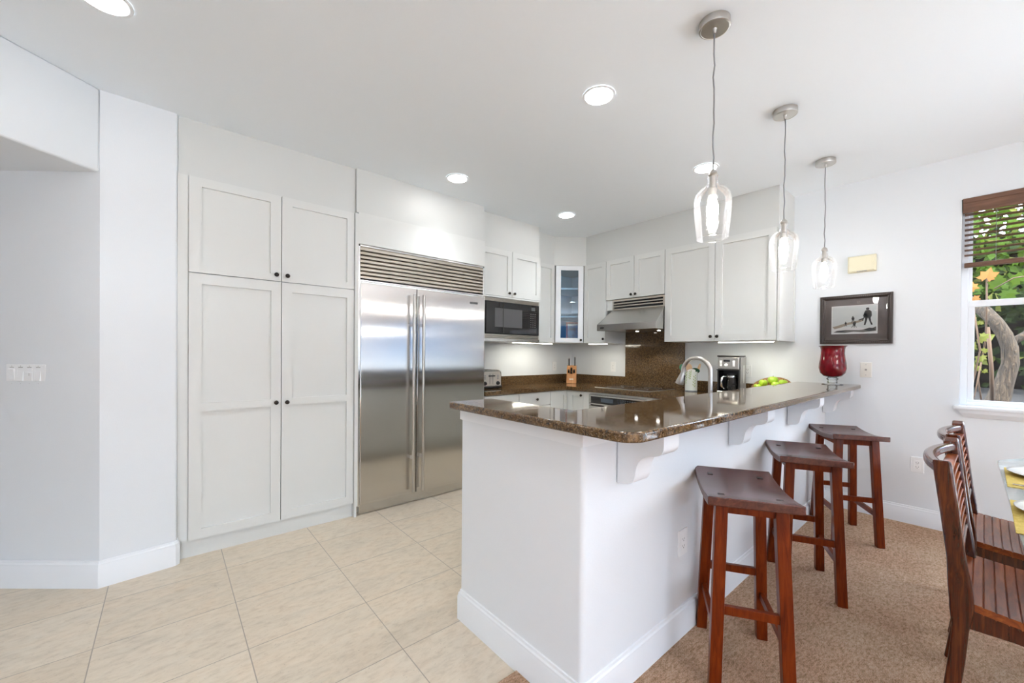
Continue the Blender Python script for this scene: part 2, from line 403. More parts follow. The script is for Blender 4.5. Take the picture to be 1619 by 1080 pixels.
# half wall of the breakfast bar
poly = [(1.09, 1.64)]+arc(1.09+.02, .89+.02, .02, 180, 270)+[(4.348, .89), (4.348, 1.0), (1.20, 1.0), (1.20, 1.64)]
struct(MB().prism(poly, 0, .972).build('wall_peninsula', 'wall', smooth=30))
poly = [(1.079, 1.645), (1.079, .886), (4.348, .886), (4.348, 1.004), (1.205, 1.004), (1.205, 1.645)]
struct(MB().prism(poly, .972, 1.027).build('trim_1', 'trim'))
BBP = [(0, 0), (.014, 0), (.014, .112), (.011, .119), (.011, .128), (.006, .134), (.005, .144), (0, .146)]
PB = Vector((-.279, 3.119))
struct(sweep([tuple(PB+UJ*2.5), tuple(PB), (.034, 3.1585), (.046, 3.170), (.048, 3.215)], BBP).build('baseboard_left', 'trim', smooth=25))
struct(sweep([(1.2, 1.64), (1.09, 1.64), (1.09, .89), (XB, .89)], BBP, 1).build('baseboard_peninsula', 'trim', smooth=25))
struct(sweep([(XB, .876), (XB, DY1)], BBP, 1).build('baseboard_right', 'trim', smooth=25))
# painted soffit panels above the cabinets
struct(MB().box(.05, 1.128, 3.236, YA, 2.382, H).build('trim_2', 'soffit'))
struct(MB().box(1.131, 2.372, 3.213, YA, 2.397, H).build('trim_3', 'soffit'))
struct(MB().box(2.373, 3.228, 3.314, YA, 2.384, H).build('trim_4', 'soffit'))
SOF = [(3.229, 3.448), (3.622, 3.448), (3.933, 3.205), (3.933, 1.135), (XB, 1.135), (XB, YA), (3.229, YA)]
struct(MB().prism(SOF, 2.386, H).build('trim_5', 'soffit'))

# ------------------------------------------------------------------ window_1
win = thing('window_1', None, None, (XB, -.5, WZ0)); struct(win)
m = MB()   # vinyl frame set into the wall
for y0, y1, z0, z1 in ((WY1-.035, WY1, WZ0+.02, WZ1), (WY0, WY0+.035, WZ0+.02, WZ1), (WY0+.035, WY1-.035, WZ1-.035, WZ1), (WY0+.035, WY1-.035, WZ0+.02, WZ0+.045)):
    m.box(XB+.055, XB+.115, y0, y1, z0, z1)
struct(m.build('window_frame', 'trim', win, bevel=.003))
m = MB(); a, b = WY0+.035, WY1-.035
for y0, y1, z0, z1 in ((b-.032, b, .985, 1.655), (a, a+.032, .985, 1.655), (a, b, .955, .985), (a, b, 1.655, 1.70)): m.box(XB+.060, XB+.088, y0, y1, z0, z1)
struct(m.build('lower_sash', 'trim', win, bevel=.003))
m = MB()
for y0, y1, z0, z1 in ((b-.018, b, 1.69, 2.37), (a, a+.018, 1.69, 2.37), (a, b, 2.37, 2.39), (a, b, 1.66, 1.69)): m.box(XB+.090, XB+.110, y0, y1, z0, z1)
struct(m.build('upper_sash', 'trim', win, bevel=.002))
struct(MB().box(XB+.072, XB+.076, a+.03, b-.03, .984, 1.656).build('lower_pane', 'pane', win))
struct(MB().box(XB+.098, XB+.102, a+.016, b-.016, 1.69, 2.371).build('upper_pane', 'pane', win))
m = MB(); m.box(XB-.045, XB+.06, WY0-.05, WY1+.027, .918, .945)
struct(m.build('window_sill', 'trim', win, bevel=.008))
T = lambda d, z, y: (XB-d, y, z)
m = MB()
pr = [(0, .918), (.034, .918), (.030, .895), (.012, .868), (0, .862)]
k = len(pr); vs = [(XB-d, WY1+.008-(.918-z)*.55, z) for d, z in pr]+[(XB-d, WY0-.03+(.918-z)*.55, z) for d, z in pr]
m.add(vs, [tuple(range(k)), tuple(range(k, 2*k))[::-1]]+[(i, (i+1) % k, k+(i+1) % k, k+i) for i in range(k)])
struct(m.build('window_apron', 'trim', win))

# ------------------------------------------------------------------ blind
bl = thing('window_blind', 'brown wooden slatted blind raised half way in the window', 'blind', (XB+.03, -.5, 2.42))
m = MB(); m.box(XB-.012, XB+.004, WY0+.004, WY1-.004, 2.322, 2.424); m.box(XB-.018, XB-.012, WY0+.004, WY1-.004, 2.392, 2.424); m.box(XB-.015, XB-.012, WY0+.004, WY1-.004, 2.322, 2.336)
m.build('valance', 'blindw', bl, bevel=.002)
MB().box(XB+.006, XB+.05, WY0+.01, WY1-.01, 2.372, 2.416).build('head_rail', 'blindw', bl)
m = MB(); z = 2.352; n = 0
while z > 1.99:
    c, s_ = cos(radians(3)), sin(radians(3)); w, h = .025, .0019
    pts = [(XB+.028+c*i*w - s_*j*h, z - s_*i*w - 0*j + c*j*h) for i, j in ((-1, -1), (1, -1), (1, 1), (-1, 1))]
    vs = [(x, WY0+.012, zz) for x, zz in pts]+[(x, WY1-.014, zz) for x, zz in pts]
    m.add(vs, [(0, 1, 2, 3), (7, 6, 5, 4)]+[(i, (i+1) % 4, 4+(i+1) % 4, 4+i) for i in range(4)])
    z -= .0365; n += 1
m.build('slats', 'blindw', bl)
MB().box(XB+.004, XB+.052, WY0+.012, WY1-.014, 1.937, 1.967).build('bottom_rail', 'blindw', bl, bevel=.003)
for y in (WY1-.16, -.5, WY0+.16):
    m = MB()
    for x in (XB+.003, XB+.053): m.box(x-.0006, x+.0006, y-.0012, y+.0012, 1.96, 2.38)
    m.build('ladder_cord', 'cord', bl)

# ------------------------------------------------------------------ the garden behind the window
struct(MB().box(-60, 90, -90, 60, -1.3, -1.2).build('ground_outside', mat('dry_ground', (.05, .06, .055), .9)))
m = mat('mulch', (.03, .02, .016), 1); t = NT(m); t.color(t.ramp(t.noise(t.coord(), 60, 5, .8), [(.35, (.004, .003, .002)), (.6, (.02, .013, .009)), (.75, (.07, .045, .03))])); t.bump(t.noise(t.coord(), 60, 5, .8), 1, .02); M['mulch'] = m
struct(MB().add([(4.6, -1.55, .80), (4.6, 1.6, .80), (8, 1.6, .95), (8, -1.55, .95), (4.6, -1.55, -1.25), (4.6, 1.6, -1.25), (8, 1.6, -1.25), (8, -1.55, -1.25)],
    [(0, 3, 2, 1), (0, 1, 5, 4), (1, 2, 6, 5), (2, 3, 7, 6), (3, 0, 4, 7)]).build('ground_garden', 'mulch'))
M['bouncepatio'] = mat('bounce_patio_concrete', (.70, .69, .67), .8)  # unseen pale slabs added outdoors to bounce daylight up onto the ceiling
struct(MB().box(-7, 8, -9.5, -5.41, -.25, -.03).build('bounce_patio_floor', 'bouncepatio'))
struct(MB().box(4.49, 8, -5.41, -1.7, -.25, -.03).build('bounce_patio_floor', 'bouncepatio'))
def leafmat(name, c, tr):
    m = mat(name, c, .8, spec=.12); t = NT(m); t.n['Principled BSDF'].inputs['Subsurface Weight'].default_value = 0
    out = t.n['Material Output']; tl = t.new('BsdfTranslucent'); tl.inputs[0].default_value = (*tr, 1)
    mx = t.new('MixShader'); mx.inputs[0].default_value = .4; t.link(t.b.outputs[0], mx.inputs[1]); t.link(tl.outputs[0], mx.inputs[2]); t.link(mx.outputs[0], out.inputs[0])
    M[name] = m
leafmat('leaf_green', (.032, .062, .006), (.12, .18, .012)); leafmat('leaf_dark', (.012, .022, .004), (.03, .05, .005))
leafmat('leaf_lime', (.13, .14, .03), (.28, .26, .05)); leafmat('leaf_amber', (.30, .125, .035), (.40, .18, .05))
m = mat('bark', (.22, .16, .11), .9); t = NT(m); v = t.coord((9, 9, 2.2)); nz = t.noise(v, 6, 5, .7, .8)
t.color(t.ramp(nz, [(.3, (.010, .006, .003)), (.5, (.070, .043, .022)), (.68, (.17, .112, .062))])); t.bump(nz, 1, .05); M['bark'] = m
M['cane'] = mat('cane_stem', (.085, .045, .022), .9)
def maple(m, c, n, size, roll):
    n = Vector(n).normalized(); a = n.cross(Vector((0, 0, 1))).normalized(); b = n.cross(a)
    a, b = a*cos(roll)+b*sin(roll), b*cos(roll)-a*sin(roll); pts = []
    for th, r in ((-90, .12), (-62, .62), (-38, .5), (-8, .95), (12, .62), (38, .95), (62, .62), (90, 1.08), (118, .62), (142, .95), (168, .62), (188, .95), (218, .5), (242, .62)):
        w = radians(th); p = Vector(c)+(a*cos(w)+b*sin(w))*r*size*.5 + n*(-.10*size*abs(cos(w))*r); pts.append(p)
    k = len(m.v); m.v += [Vector(c)]+pts
    for i in range(len(pts)): m.f.append((k, k+1+i, k+1+(i+1) % len(pts))); m.mi.append(m.cur)
# tree
tr = thing('garden_tree', 'gnarled curved tree trunk seen through the lower window pane', 'tree', (5.72, -.09, .83))
m = MB(); pth = [(5.70, -.05, .78), (5.70, -.085, .90), (5.70, -.12, 1.06), (5.70, -.155, 1.24), (5.70, -.150, 1.38), (5.70, -.118, 1.50), (5.70, -.07, 1.61), (5.74, .0, 1.72), (5.86, .10, 1.84), (6.0, .24, 2.02), (6.1, .38, 2.35), (6.2, .45, 2.8)]
m.tube(pth, [.105, .078, .060, .054, .052, .050, .048, .05, .045, .04, .034, .028], 18); m.build('trunk', 'bark', tr, smooth='all')
m = MB(); m.tube([(5.75, -.13, 1.40), (5.80, -.24, 1.50), (5.85, -.42, 1.72), (5.9, -.6, 2.1)], [.035, .028, .022, .016], 10)
m.tube([(5.95, .20, 1.96), (5.9, .4, 2.2), (5.8, .6, 2.5)], [.03, .022, .014], 10); m.build('branch', 'bark', tr, smooth='all')
m = MB()
for i in range(150):
    y = random.uniform(-.95, .75); z = random.uniform(1.95, 3.0); maple(m, (random.uniform(5.4, 6.3), y, z), (-1, random.uniform(-.6, .6), random.uniform(-.3, .6)), random.uniform(.07, .13), random.uniform(0, 6))
tag(m.build('leaves', 'leaf_green', tr), kind='stuff')
# vines
def vine(name, lab_, pts, r, leaves, lm):
    v = thing(name, lab_, 'vine', pts[0]); MB().tube(pts, r, 8).build('stem', 'cane', v, smooth='all')
    if leaves:
        m = MB()
        for c, s_, ro in leaves: maple(m, c, (-1, random.uniform(-.35, .35), random.uniform(-.2, .3)), s_, ro)
        m.build('leaves', lm, v)
vine('climbing_vine', 'thin brown vine with large amber leaves at the top', [(5.3, -.005, .80), (5.32, .03, 1.1), (5.3, -.01, 1.45), (5.3, -.012, 1.75), (5.3, -.01, 1.98)], .006, [((5.28, -.012, 1.975), .155, 2.9), ((5.27, .075, 1.90), .10, 1.2), ((5.27, .06, 1.80), .09, .4)], 'leaf_amber')
lv = [((5.25, random.uniform(.0, .10), random.uniform(1.2, 1.62)), random.uniform(.055, .10), random.uniform(0, 6)) for _ in range(13)]
vine('climbing_vine', 'slanting vine with pale yellow green leaves beside the window frame', [(5.25, .10, .80), (5.25, .055, 1.1), (5.25, .02, 1.35), (5.25, .06, 1.7)], .006, lv, 'leaf_lime')
vine('climbing_vine', 'straight bare grey cane standing against the tree trunk', [(5.5, -.055, .80), (5.5, -.045, 1.2), (5.5, -.02, 1.56)], .013, None, None)
vine('climbing_vine', 'thin bare crossing stem low beside the window frame', [(5.2, .085, .80), (5.2, .045, .98), (5.2, .015, 1.25)], .004, [((5.19, -.005, 1.18), .05, 1.0)], 'leaf_lime')
lv = [((random.uniform(5.0, 5.3), random.uniform(-.75, -.05), random.uniform(1.80, 1.99)), random.uniform(.08, .13), random.uniform(0, 6)) for _ in range(18)]
vine('grape_vine', 'leafy green vine hanging across the upper window pane', [(5.25, -.9, 1.9), (5.2, -.5, 1.97), (5.15, -.15, 1.93), (5.2, -.05, 1.86)], .005, lv, 'leaf_green')
# hedge
m = MB()
for i in range(6500):
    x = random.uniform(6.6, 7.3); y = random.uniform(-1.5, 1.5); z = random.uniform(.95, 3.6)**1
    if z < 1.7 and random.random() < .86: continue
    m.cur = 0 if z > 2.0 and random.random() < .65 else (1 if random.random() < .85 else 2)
    c = Vector((x, y, z)); s_ = random.uniform(.035, .075); n = Vector((-1, random.uniform(-1, 1), random.uniform(-.6, 1))).normalized(); a = n.cross(Vector((0, 0, 1))).normalized(); b = n.cross(a); w = random.uniform(0, 6)
    a, b = a*cos(w)+b*sin(w), b*cos(w)-a*sin(w)
    m.add([c-a*s_, c+b*s_*.55+n*.01, c+a*s_, c-b*s_*.55+n*.01], [(0, 1, 2, 3)])
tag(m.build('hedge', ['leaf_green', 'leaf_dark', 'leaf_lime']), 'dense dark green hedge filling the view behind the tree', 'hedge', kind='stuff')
struct(MB().box(7.5, 7.6, -1.55, 1.6, -1.2, 2.75).build('hedge_dark_backing', mat('dark_backing', (.0045, .003, .002), 1, spec=0)))  # dark sheet added behind the hedge to block sky and deepen its shade

# ================================================================== KITCHEN
# ---- tall pantry cabinet
p = thing('pantry_cabinet', 'tall built-in pantry cabinet with four shaker doors and black knobs', 'cabinet', (.6, 3.5, 0))
T = FA(3.200)
MB().box(.051, 1.110, 3.222, 3.79, .107, 2.38).build('body', 'cab', p)
MB().box(.0475, .0975, 3.208, 3.222, .107, 2.38).build('filler_strip', 'cab', p)
MB().box(.050, 1.110, 3.226, 3.30, 0, .107).build('toe_kick', 'cab', p)
d = slab(T, .1005, .6055, 1.785, 2.379, [(.165, .5405, 1.834, 2.324)]).build('door', 'cab', p); knob(d, T, .575, 1.826)
d = slab(T, .6105, 1.1085, 1.785, 2.379, [(.677, 1.0555, 1.834, 2.324)]).build('door', 'cab', p); knob(d, T, .643, 1.826)
d = slab(T, .1005, .6055, .109, 1.778, [(.166, .5455, .170, .913), (.166, .5455, .964, 1.714)]).build('door', 'cab', p); knob(d, T, .576, .940)
d = slab(T, .6105, 1.1085, .109, 1.778, [(.677, 1.0555, .170, .913), (.677, 1.0555, .964, 1.714)]).build('door', 'cab', p); knob(d, T, .643, .938)
# ---- refrigerator
f = thing('refrigerator', 'wide built-in stainless refrigerator with two doors and louvered top grille', 'refrigerator', (1.757, 3.5, 0))
MB().box(1.145, 2.372, 3.235, 3.79, .012, 2.144).build('body', 'steel2', f)
m = MB()
m.box(1.142, 1.158, 3.205, 3.24, 1.862, 2.146); m.box(2.357, 2.374, 3.205, 3.24, 1.862, 2.146); m.box(1.142, 2.374, 3.205, 3.24, 2.131, 2.146); m.box(1.142, 2.374, 3.200, 3.24, 1.857, 1.869)
m.build('grille_frame', 'chrome', f, bevel=.002)
m = MB()
for i in range(8):
    z = 1.884+i*.0318
    pr = [(3.205, z-.002), (3.207, z+.014), (3.217, z+.025), (3.231, z+.0295), (3.230, z+.018), (3.214, z-.004)]
    vs = [(1.158, y, zz) for y, zz in pr]+[(2.357, y, zz) for y, zz in pr]; k = 6
    m.add(vs, [tuple(range(k)), tuple(range(k, 2*k))[::-1]]+[(j, (j+1) % k, k+(j+1) % k, k+j) for j in range(k)])
m.build('louvers', 'slat', f)
MB().box(1.158, 2.357, 3.231, 3.234, 1.868, 2.132).build('grille_back', 'black', f)
for x0, x1 in ((1.142, 1.1485), (1.151, 1.158), (2.3665, 2.374)): MB().box(x0, x1, 3.197, 3.24, .075, 1.855).build('door_trim', 'chrome', f)
T = FA(3.192)
HX = []
for a0, a1, hx in ((1.1595, 1.6405, 1.591), (1.6475, 2.3655, 1.681)):
    d = MB().box(a0, a1, -.045, 0, .082, 1.846, T).build('door', 'steel', f, bevel=.004)
    m = MB(); m.tube([(hx, 3.138, .108), (hx, 3.138, 1.790)], .0125, 20); m.build('handle', 'nickel', d, smooth=True)
    for z in (.40, 1.53): MB().box(hx-.006, hx+.006, 3.142, 3.192, z-.014, z+.014).build('handle_standoff', 'nickel', d)
lab(MB().box(2.196, 2.286, 3.1895, 3.192, 1.766, 1.786).build('badge', mat('dark_badge', (.12, .12, .12), .3, .6), f, bevel=.001), 'small metal maker badge')
MB().box(1.158, 2.372, 3.214, 3.236, .004, .079).build('kick_plate', 'steel2', f)
# panels framing the refrigerator
p = thing('refrigerator_side_panel', 'narrow painted panel between pantry cabinet and refrigerator', 'panel', (1.12, 3.5, 0))
MB().box(1.1125, 1.1305, 3.187, 3.79, 0, 2.38).build('panel', 'cab', p); MB().box(1.1315, 1.1405, 3.192, 3.79, .082, 2.38).build('scribe_strip', 'cab', p)
p = thing('refrigerator_cabinet', 'plain painted panel cabinet directly above the refrigerator grille', 'cabinet', (1.757, 3.5, 2.15))
MB().box(1.1415, 2.373, 3.215, 3.79, 2.15, 2.396).build('body', 'cab', p); MB().box(1.1425, 2.376, 3.199, 3.214, 2.149, 2.396).build('front_panel', 'cab', p)
# ---- cabinet over microwave and the microwave
p = thing('wall_cabinet', 'two-door wall cabinet above the black microwave', 'cabinet', (2.8, 3.5, 1.88), 'painted wall cabinets')
MB().box(2.378, 3.228, 3.316, 3.79, 1.885, 2.383).build('body', 'cab', p); T = FA(3.296)
d = slab(T, 2.392, 2.811, 1.898, 2.383, [(2.452, 2.752, 1.955, 2.325)]).build('door', 'cab', p); knob(d, T, 2.765, 1.935)
d = slab(T, 2.817, 3.240, 1.898, 2.383, [(2.882, 3.175, 1.955, 2.325)]).build('door', 'cab', p); knob(d, T, 2.838, 1.935)
MB().box(2.378, 3.2285, 3.288, 3.316, 1.876, 1.893).build('light_rail', 'cab', p)
mw = thing('microwave', 'black built-in microwave oven with steel louvered trim', 'microwave', (2.8, 3.5, 1.42))
MB().box(2.380, 3.2285, 3.32, 3.79, 1.420, 1.875).build('body', 'steel2', mw)
def louver(name, z0, z1, n):
    m = MB(); h = (z1-z0)/n
    for i in range(n):
        z = z0+i*h; m.prism([(3.302, z+h*.15), (3.302, z+h*.6), (3.316, z+h*.95), (3.320, z+h*.95), (3.320, z+h*.15)], 2.380, 3.229, lambda y, zz, x: (x, y, zz))
    return m.build(name, 'slat', mw)
louver('upper_trim', 1.838, 1.875, 4); louver('lower_trim', 1.452, 1.500, 4)
MB().box(2.380, 3.2295, 3.300, 3.322, 1.422, 1.452).build('bottom_rail', 'steel2', mw, bevel=.002)
T = FA(3.304)
MB().box(2.380, 3.229, -.018, -.004, 1.500, 1.838, T).build('surround', 'black', mw)
d = MB().box(2.470, 3.068, -.004, .004, 1.505, 1.833, T).build('door', 'blackgl', mw, bevel=.003)
lab(MB().box(2.585, 2.965, .004, .0045, 1.572, 1.770, T).build('door_window', mat('microwave_window', (.10, .10, .105), .12), d), 'grey see-through door window')
MB().box(2.690, 2.702, .0046, .0052, 1.512, 1.826, T).build('door_stripe', 'black', d)
cp = MB().box(3.072, 3.190, -.004, .003, 1.505, 1.833, T).build('control_panel', 'blackgl', mw, bevel=.002)
MB().box(3.105, 3.160, .003, .0035, 1.775, 1.812, T).build('display', mat('display_grey', (.10, .11, .11), .3), cp)
m = MB()
for r in range(7):
    for c in range(3): m.box(3.092+c*.032, 3.102+c*.032, .003, .0036, 1.592+r*.0235, 1.597+r*.0235, T)
m.build('keypad', M['grey'], cp)
# ---- narrow, corner glass and wall-B cabinets
p = thing('wall_cabinet', 'narrow single-door wall cabinet between the microwave and the glass corner cabinet', 'cabinet', (3.45, 3.6, 1.43), 'painted wall cabinets')
MB().box(3.231, 3.615, 3.458, 3.79, 1.435, 2.383).build('body', 'cab', p); T = FA(3.438)
slab(T, 3.236, 3.619, 1.435, 2.383, [(3.30, 3.566, 1.495, 2.333)]).build('door', 'cab', p)
p = thing('corner_cabinet', 'diagonal corner wall cabinet with a single glass door', 'cabinet', (3.9, 3.6, 1.43))
g0 = Vector((3.640, 3.434)); g1 = Vector((3.907, 3.222)); ud = (g1-g0).normalized(); L = (g1-g0).length
T = frame(g0, ud, (ud.y, -ud.x)) if Vector((ud.y, -ud.x)).dot(Vector((-1, -1))) > 0 else frame(g0, ud, (-ud.y, ud.x))
q0 = Vector(T(0, -.021, 0)[:2]); q1 = Vector(T(L, -.021, 0)[:2])
M['cabin'] = mat('blue_reflection_lining', (.66, .86, .98), .6)  # blue reflected by the glass door, painted onto lining and shelves
m = MB()
out = [tuple(q0), tuple(q1), (4.34, q1.y), (4.34, 3.788), (q0.x, 3.788)]; ib = [(q0.x+.04, q0.y-.0+.02), (q1.x+.03, q1.y+.05), (4.32, q1.y+.05), (4.32, 3.768), (q0.x+.04, 3.768)]
m.prism(out, 1.437, 1.457); m.prism(out, 2.363, 2.383)
m.box(q0.x, q0.x+.016, q0.y, 3.788, 1.457, 2.363); m.box(q1.x, 4.34, q1.y, q1.y+.016, 1.457, 2.363)
m.build('body', 'cab', p)
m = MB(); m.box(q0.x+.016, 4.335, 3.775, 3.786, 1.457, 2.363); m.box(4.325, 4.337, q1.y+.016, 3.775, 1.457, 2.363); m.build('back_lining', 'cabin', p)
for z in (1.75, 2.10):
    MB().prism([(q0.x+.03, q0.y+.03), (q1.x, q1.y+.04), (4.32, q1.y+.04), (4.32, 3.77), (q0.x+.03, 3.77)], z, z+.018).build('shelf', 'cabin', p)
m = MB()
for a0, a1, z0, z1 in ((0, .062, 1.437, 2.383), (L-.062, L, 1.437, 2.383), (.062, L-.062, 1.437, 1.492), (.062, L-.062, 2.328, 2.383)): m.box(a0, a1, -.020, 0, z0, z1, T)
d = m.build('door', 'trim', p)
MB().box(.060, L-.060, -.013, -.009, 1.490, 2.330, T).build('glass_pane', 'cabglass', d)
knob(d, T, L-.030, 1.468)
fp_ = thing('reflected_framed_print', 'small orange framed print added as a picture reflected in the corner cabinet glass', 'picture', (3.93, 3.42, 1.457))  # added object standing in for a picture reflected in the glass door
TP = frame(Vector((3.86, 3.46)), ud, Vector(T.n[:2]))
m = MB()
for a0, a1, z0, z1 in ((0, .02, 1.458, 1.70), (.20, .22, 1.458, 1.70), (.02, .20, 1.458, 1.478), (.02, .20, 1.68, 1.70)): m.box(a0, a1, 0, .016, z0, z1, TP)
m.build('frame', mat('reflected_orange_frame', (.55, .12, .035), .4), fp_)
pm_ = mat('reflected_print', (.7, .5, .35), .6); t = NT(pm_); t.color(t.ramp(t.noise(t.coord(), 9, 3), [(.3, (.75, .35, .10)), (.5, (.80, .62, .48)), (.7, (.55, .55, .55))]))
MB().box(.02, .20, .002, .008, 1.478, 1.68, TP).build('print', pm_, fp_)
p = thing('wall_cabinet', 'single-door wall cabinet between the glass corner cabinet and the range hood', 'cabinet', (4.1, 3.05, 1.43), 'painted wall cabinets')
MB().box(3.930, XB-.004, 2.888, 3.200, 1.433, 2.383).build('body', 'cab', p); T = FB(3.910)
d = slab(T, 2.889, 3.212, 1.433, 2.383, [(2.950, 3.158, 1.495, 2.330)]).build('door', 'cab', p); knob(d, T, 2.912, 1.475)
p = thing('wall_cabinet', 'short two-door wall cabinet directly above the range hood', 'cabinet', (4.1, 2.5, 1.92), 'painted wall cabinets')
MB().box(3.930, XB-.004, 2.153, 2.886, 1.926, 2.384).build('body', 'cab', p)
d = slab(T, 2.517, 2.884, 1.926, 2.384, [(2.567, 2.828, 1.980, 2.331)]).build('door', 'cab', p); knob(d, T, 2.541, 1.960)
d = slab(T, 2.155, 2.512, 1.926, 2.384, [(2.204, 2.455, 1.980, 2.331)]).build('door', 'cab', p); knob(d, T, 2.487, 1.960)
p = thing('wall_cabinet', 'large two-door wall cabinet at the end of the run beside the hood', 'cabinet', (4.1, 1.64, 1.42), 'painted wall cabinets')
MB().box(3.930, XB-.004, 1.135, 2.150, 1.428, 2.384).build('body', 'cab', p)
d = slab(T, 1.6505, 2.148, 1.428, 2.384, [(1.706, 2.084, 1.492, 2.325)]).build('door', 'cab', p); knob(d, T, 1.677, 1.470)
d = slab(T, 1.142, 1.6455, 1.428, 2.384, [(1.205, 1.584, 1.492, 2.325)]).build('door', 'cab', p); knob(d, T, 1.619, 1.470)
TE = FA(1.118)
slab(TE, 3.914, 4.345, 1.421, 2.384, [(3.965, 4.300, 1.50, 2.325)], t=.017, rec=.006).build('end_panel', 'cab', p)
# ---- under-cabinet lights
def under(label, x0, x1, y0, y1, rot, ln, z=1.428):
    o = thing('undercabinet_light', label, 'light', ((x0+x1)/2, (y0+y1)/2, z), 'lit strips under the wall cabinets')
    MB().box(x0, x1, y0, y1, z-.012, z).build('housing', 'plast', o)
    MB().box(x0+.004, x1-.004, y0+.004, y1-.004, z-.016, z-.012).build('diffuser', 'strip', o)
    l = bpy.data.lights.new('strip_light', 'AREA'); l.shape = 'RECTANGLE'; l.size = ln; l.size_y = .03; l.energy = UNDER*(1 if rot == 0 else 1.9)*ln/.5; l.color = (1, .94, .76)
    a = bpy.data.objects.new('strip_light', l); COL.objects.link(a); a.parent = o; a.location = (0, 0, -.02); a.rotation_euler = (0, 0, rot)
under('lit strip light under the microwave corner facing the knife block', 3.02, 3.66, 3.50, 3.53, 0, .6, 1.434)
under('lit strip light under the single-door wall cabinet by the range hood', 3.945, 3.975, 2.90, 3.17, pi/2, .27, 1.432)
under('lit strip light under the large wall cabinet above the coffee maker', 3.945, 3.975, 1.17, 1.63, pi/2, .45, 1.427)
# ---- range hood
h = thing('range_hood', 'stainless steel under-cabinet range hood with slanted front', 'range hood', (4.1, 2.53, 1.56))
HY0, HY1 = 2.156, 2.898
pr = [(4.344, 1.562), (3.758, 1.562), (3.758, 1.632), (3.925, 1.803), (4.344, 1.803)]
m = MB(); k = 5; vs = [(x, HY0, z) for x, z in pr]+[(x, HY1, z) for x, z in pr]
vs[2+5] = (3.758, HY1, 1.632); vs[3+5] = (3.925, 2.806, 1.803); vs[4+5] = (4.344, 2.806, 1.803)
m.add(vs, [(0, 1, 2, 3, 4), (9, 8, 7, 6, 5)]+[(j, (j+1) % k, k+(j+1) % k, k+j) for j in range(k)])
m.build('canopy', 'steel2', h, bevel=.003)
m = MB(); m.box(3.925, 3.945, HY0, HY0+.02, 1.803, 1.92); m.box(3.925, 3.945, 2.786, 2.806, 1.803, 1.92)
for z in (1.803, 1.838, 1.868, 1.899): m.box(3.922, 3.945, HY0+.02, 2.786, z, z+(.012 if z < 1.89 else .021))
m.build('vent_grille', 'slat', h); MB().box(3.95, 4.344, HY0, 2.806, 1.803, 1.92).build('vent_box', 'black', h)
lab(MB().box(3.7555, 3.758, 2.800, 2.850, 1.582, 1.604).build('badge', 'blackgl', h), 'small black badge')
for y in (2.33, 2.60): MB().lathe([(1e-5, 1.5585), (.016, 1.5585), (.018, 1.562)], (4.12, y, 0), 20, False).build('hood_lamp', M.setdefault('halogen', mat('lit_halogen', (1, 1, 1), .4, emit=6, ecol=(1, .96, .9))), h)
l = bpy.data.lights.new('hood_light', 'SPOT'); l.energy = 2.5; l.spot_size = radians(110); l.shadow_soft_size = .03
a = bpy.data.objects.new('hood_light', l); COL.objects.link(a); a.parent = h; a.location = (-.12, -.15, -.01)
p = thing('hood_filler_panel', 'narrow painted filler strip beside the range hood grille', 'panel', (4.1, 2.85, 1.80)); MB().box(3.935, 4.34, 2.808, 2.884, 1.806, 1.924).build('strip', 'cab', p)

# ---- granite
CT, CB = .914, .872
w = thing('granite_worktop', 'speckled brown granite kitchen worktop running along both walls', 'countertop', (3.0, 3.4, CB))
m = MB(); m.prism([(2.386, 3.190), (3.590, 3.190), (3.590, 1.665), (XB-.002, 1.665), (XB-.002, YA-.002), (2.386, YA-.002)], CB, CT)
for x0, x1, y0, y1 in ((1.206, 2.30, 1.005, 1.665), (3.02, XB-.002, 1.005, 1.665), (2.30, 3.02, 1.005, 1.19), (2.30, 3.02, 1.57, 1.665)): m.box(x0, x1, y0, y1, CB, CT)
m.build('slab', 'granite', w)
tag(MB().prism([(2.39, YA-.024), (XB-.024, YA-.024), (XB-.024, 2.890), (XB-.002, 2.890), (XB-.002, YA-.002), (2.39, YA-.002)], CT, 1.020).build('backsplash', 'granite'), 'low granite backsplash strip wrapping the corner behind the knife block', 'backsplash')
tag(MB().box(XB-.024, XB-.002, 1.12, 2.140, CT, 1.020).build('backsplash', 'granite'), 'low granite backsplash strip behind the coffee maker', 'backsplash')
tag(MB().box(XB-.030, XB-.002, 2.1415, 2.8885, CT, 1.561).build('range_backsplash', 'granite'), 'tall granite splash panel between cooktop and range hood', 'backsplash')
b = thing('bar_countertop', 'raised brown granite breakfast bar countertop with rounded corner', 'countertop', (2.7, .9, 1.027))
r = .075
poly = [(1.022, 1.655), (1.022, .655+r)]+arc(1.022+r, .655+r, r, 180, 270, 8)[1:]+[(XB-.002, .655), (XB-.002, 1.10), (1.275, 1.10), (1.275, 1.655)]
MB().prism(poly, 1.027, 1.060).build('slab', 'granite', b, bevel=.007, seg=3, smooth=30)
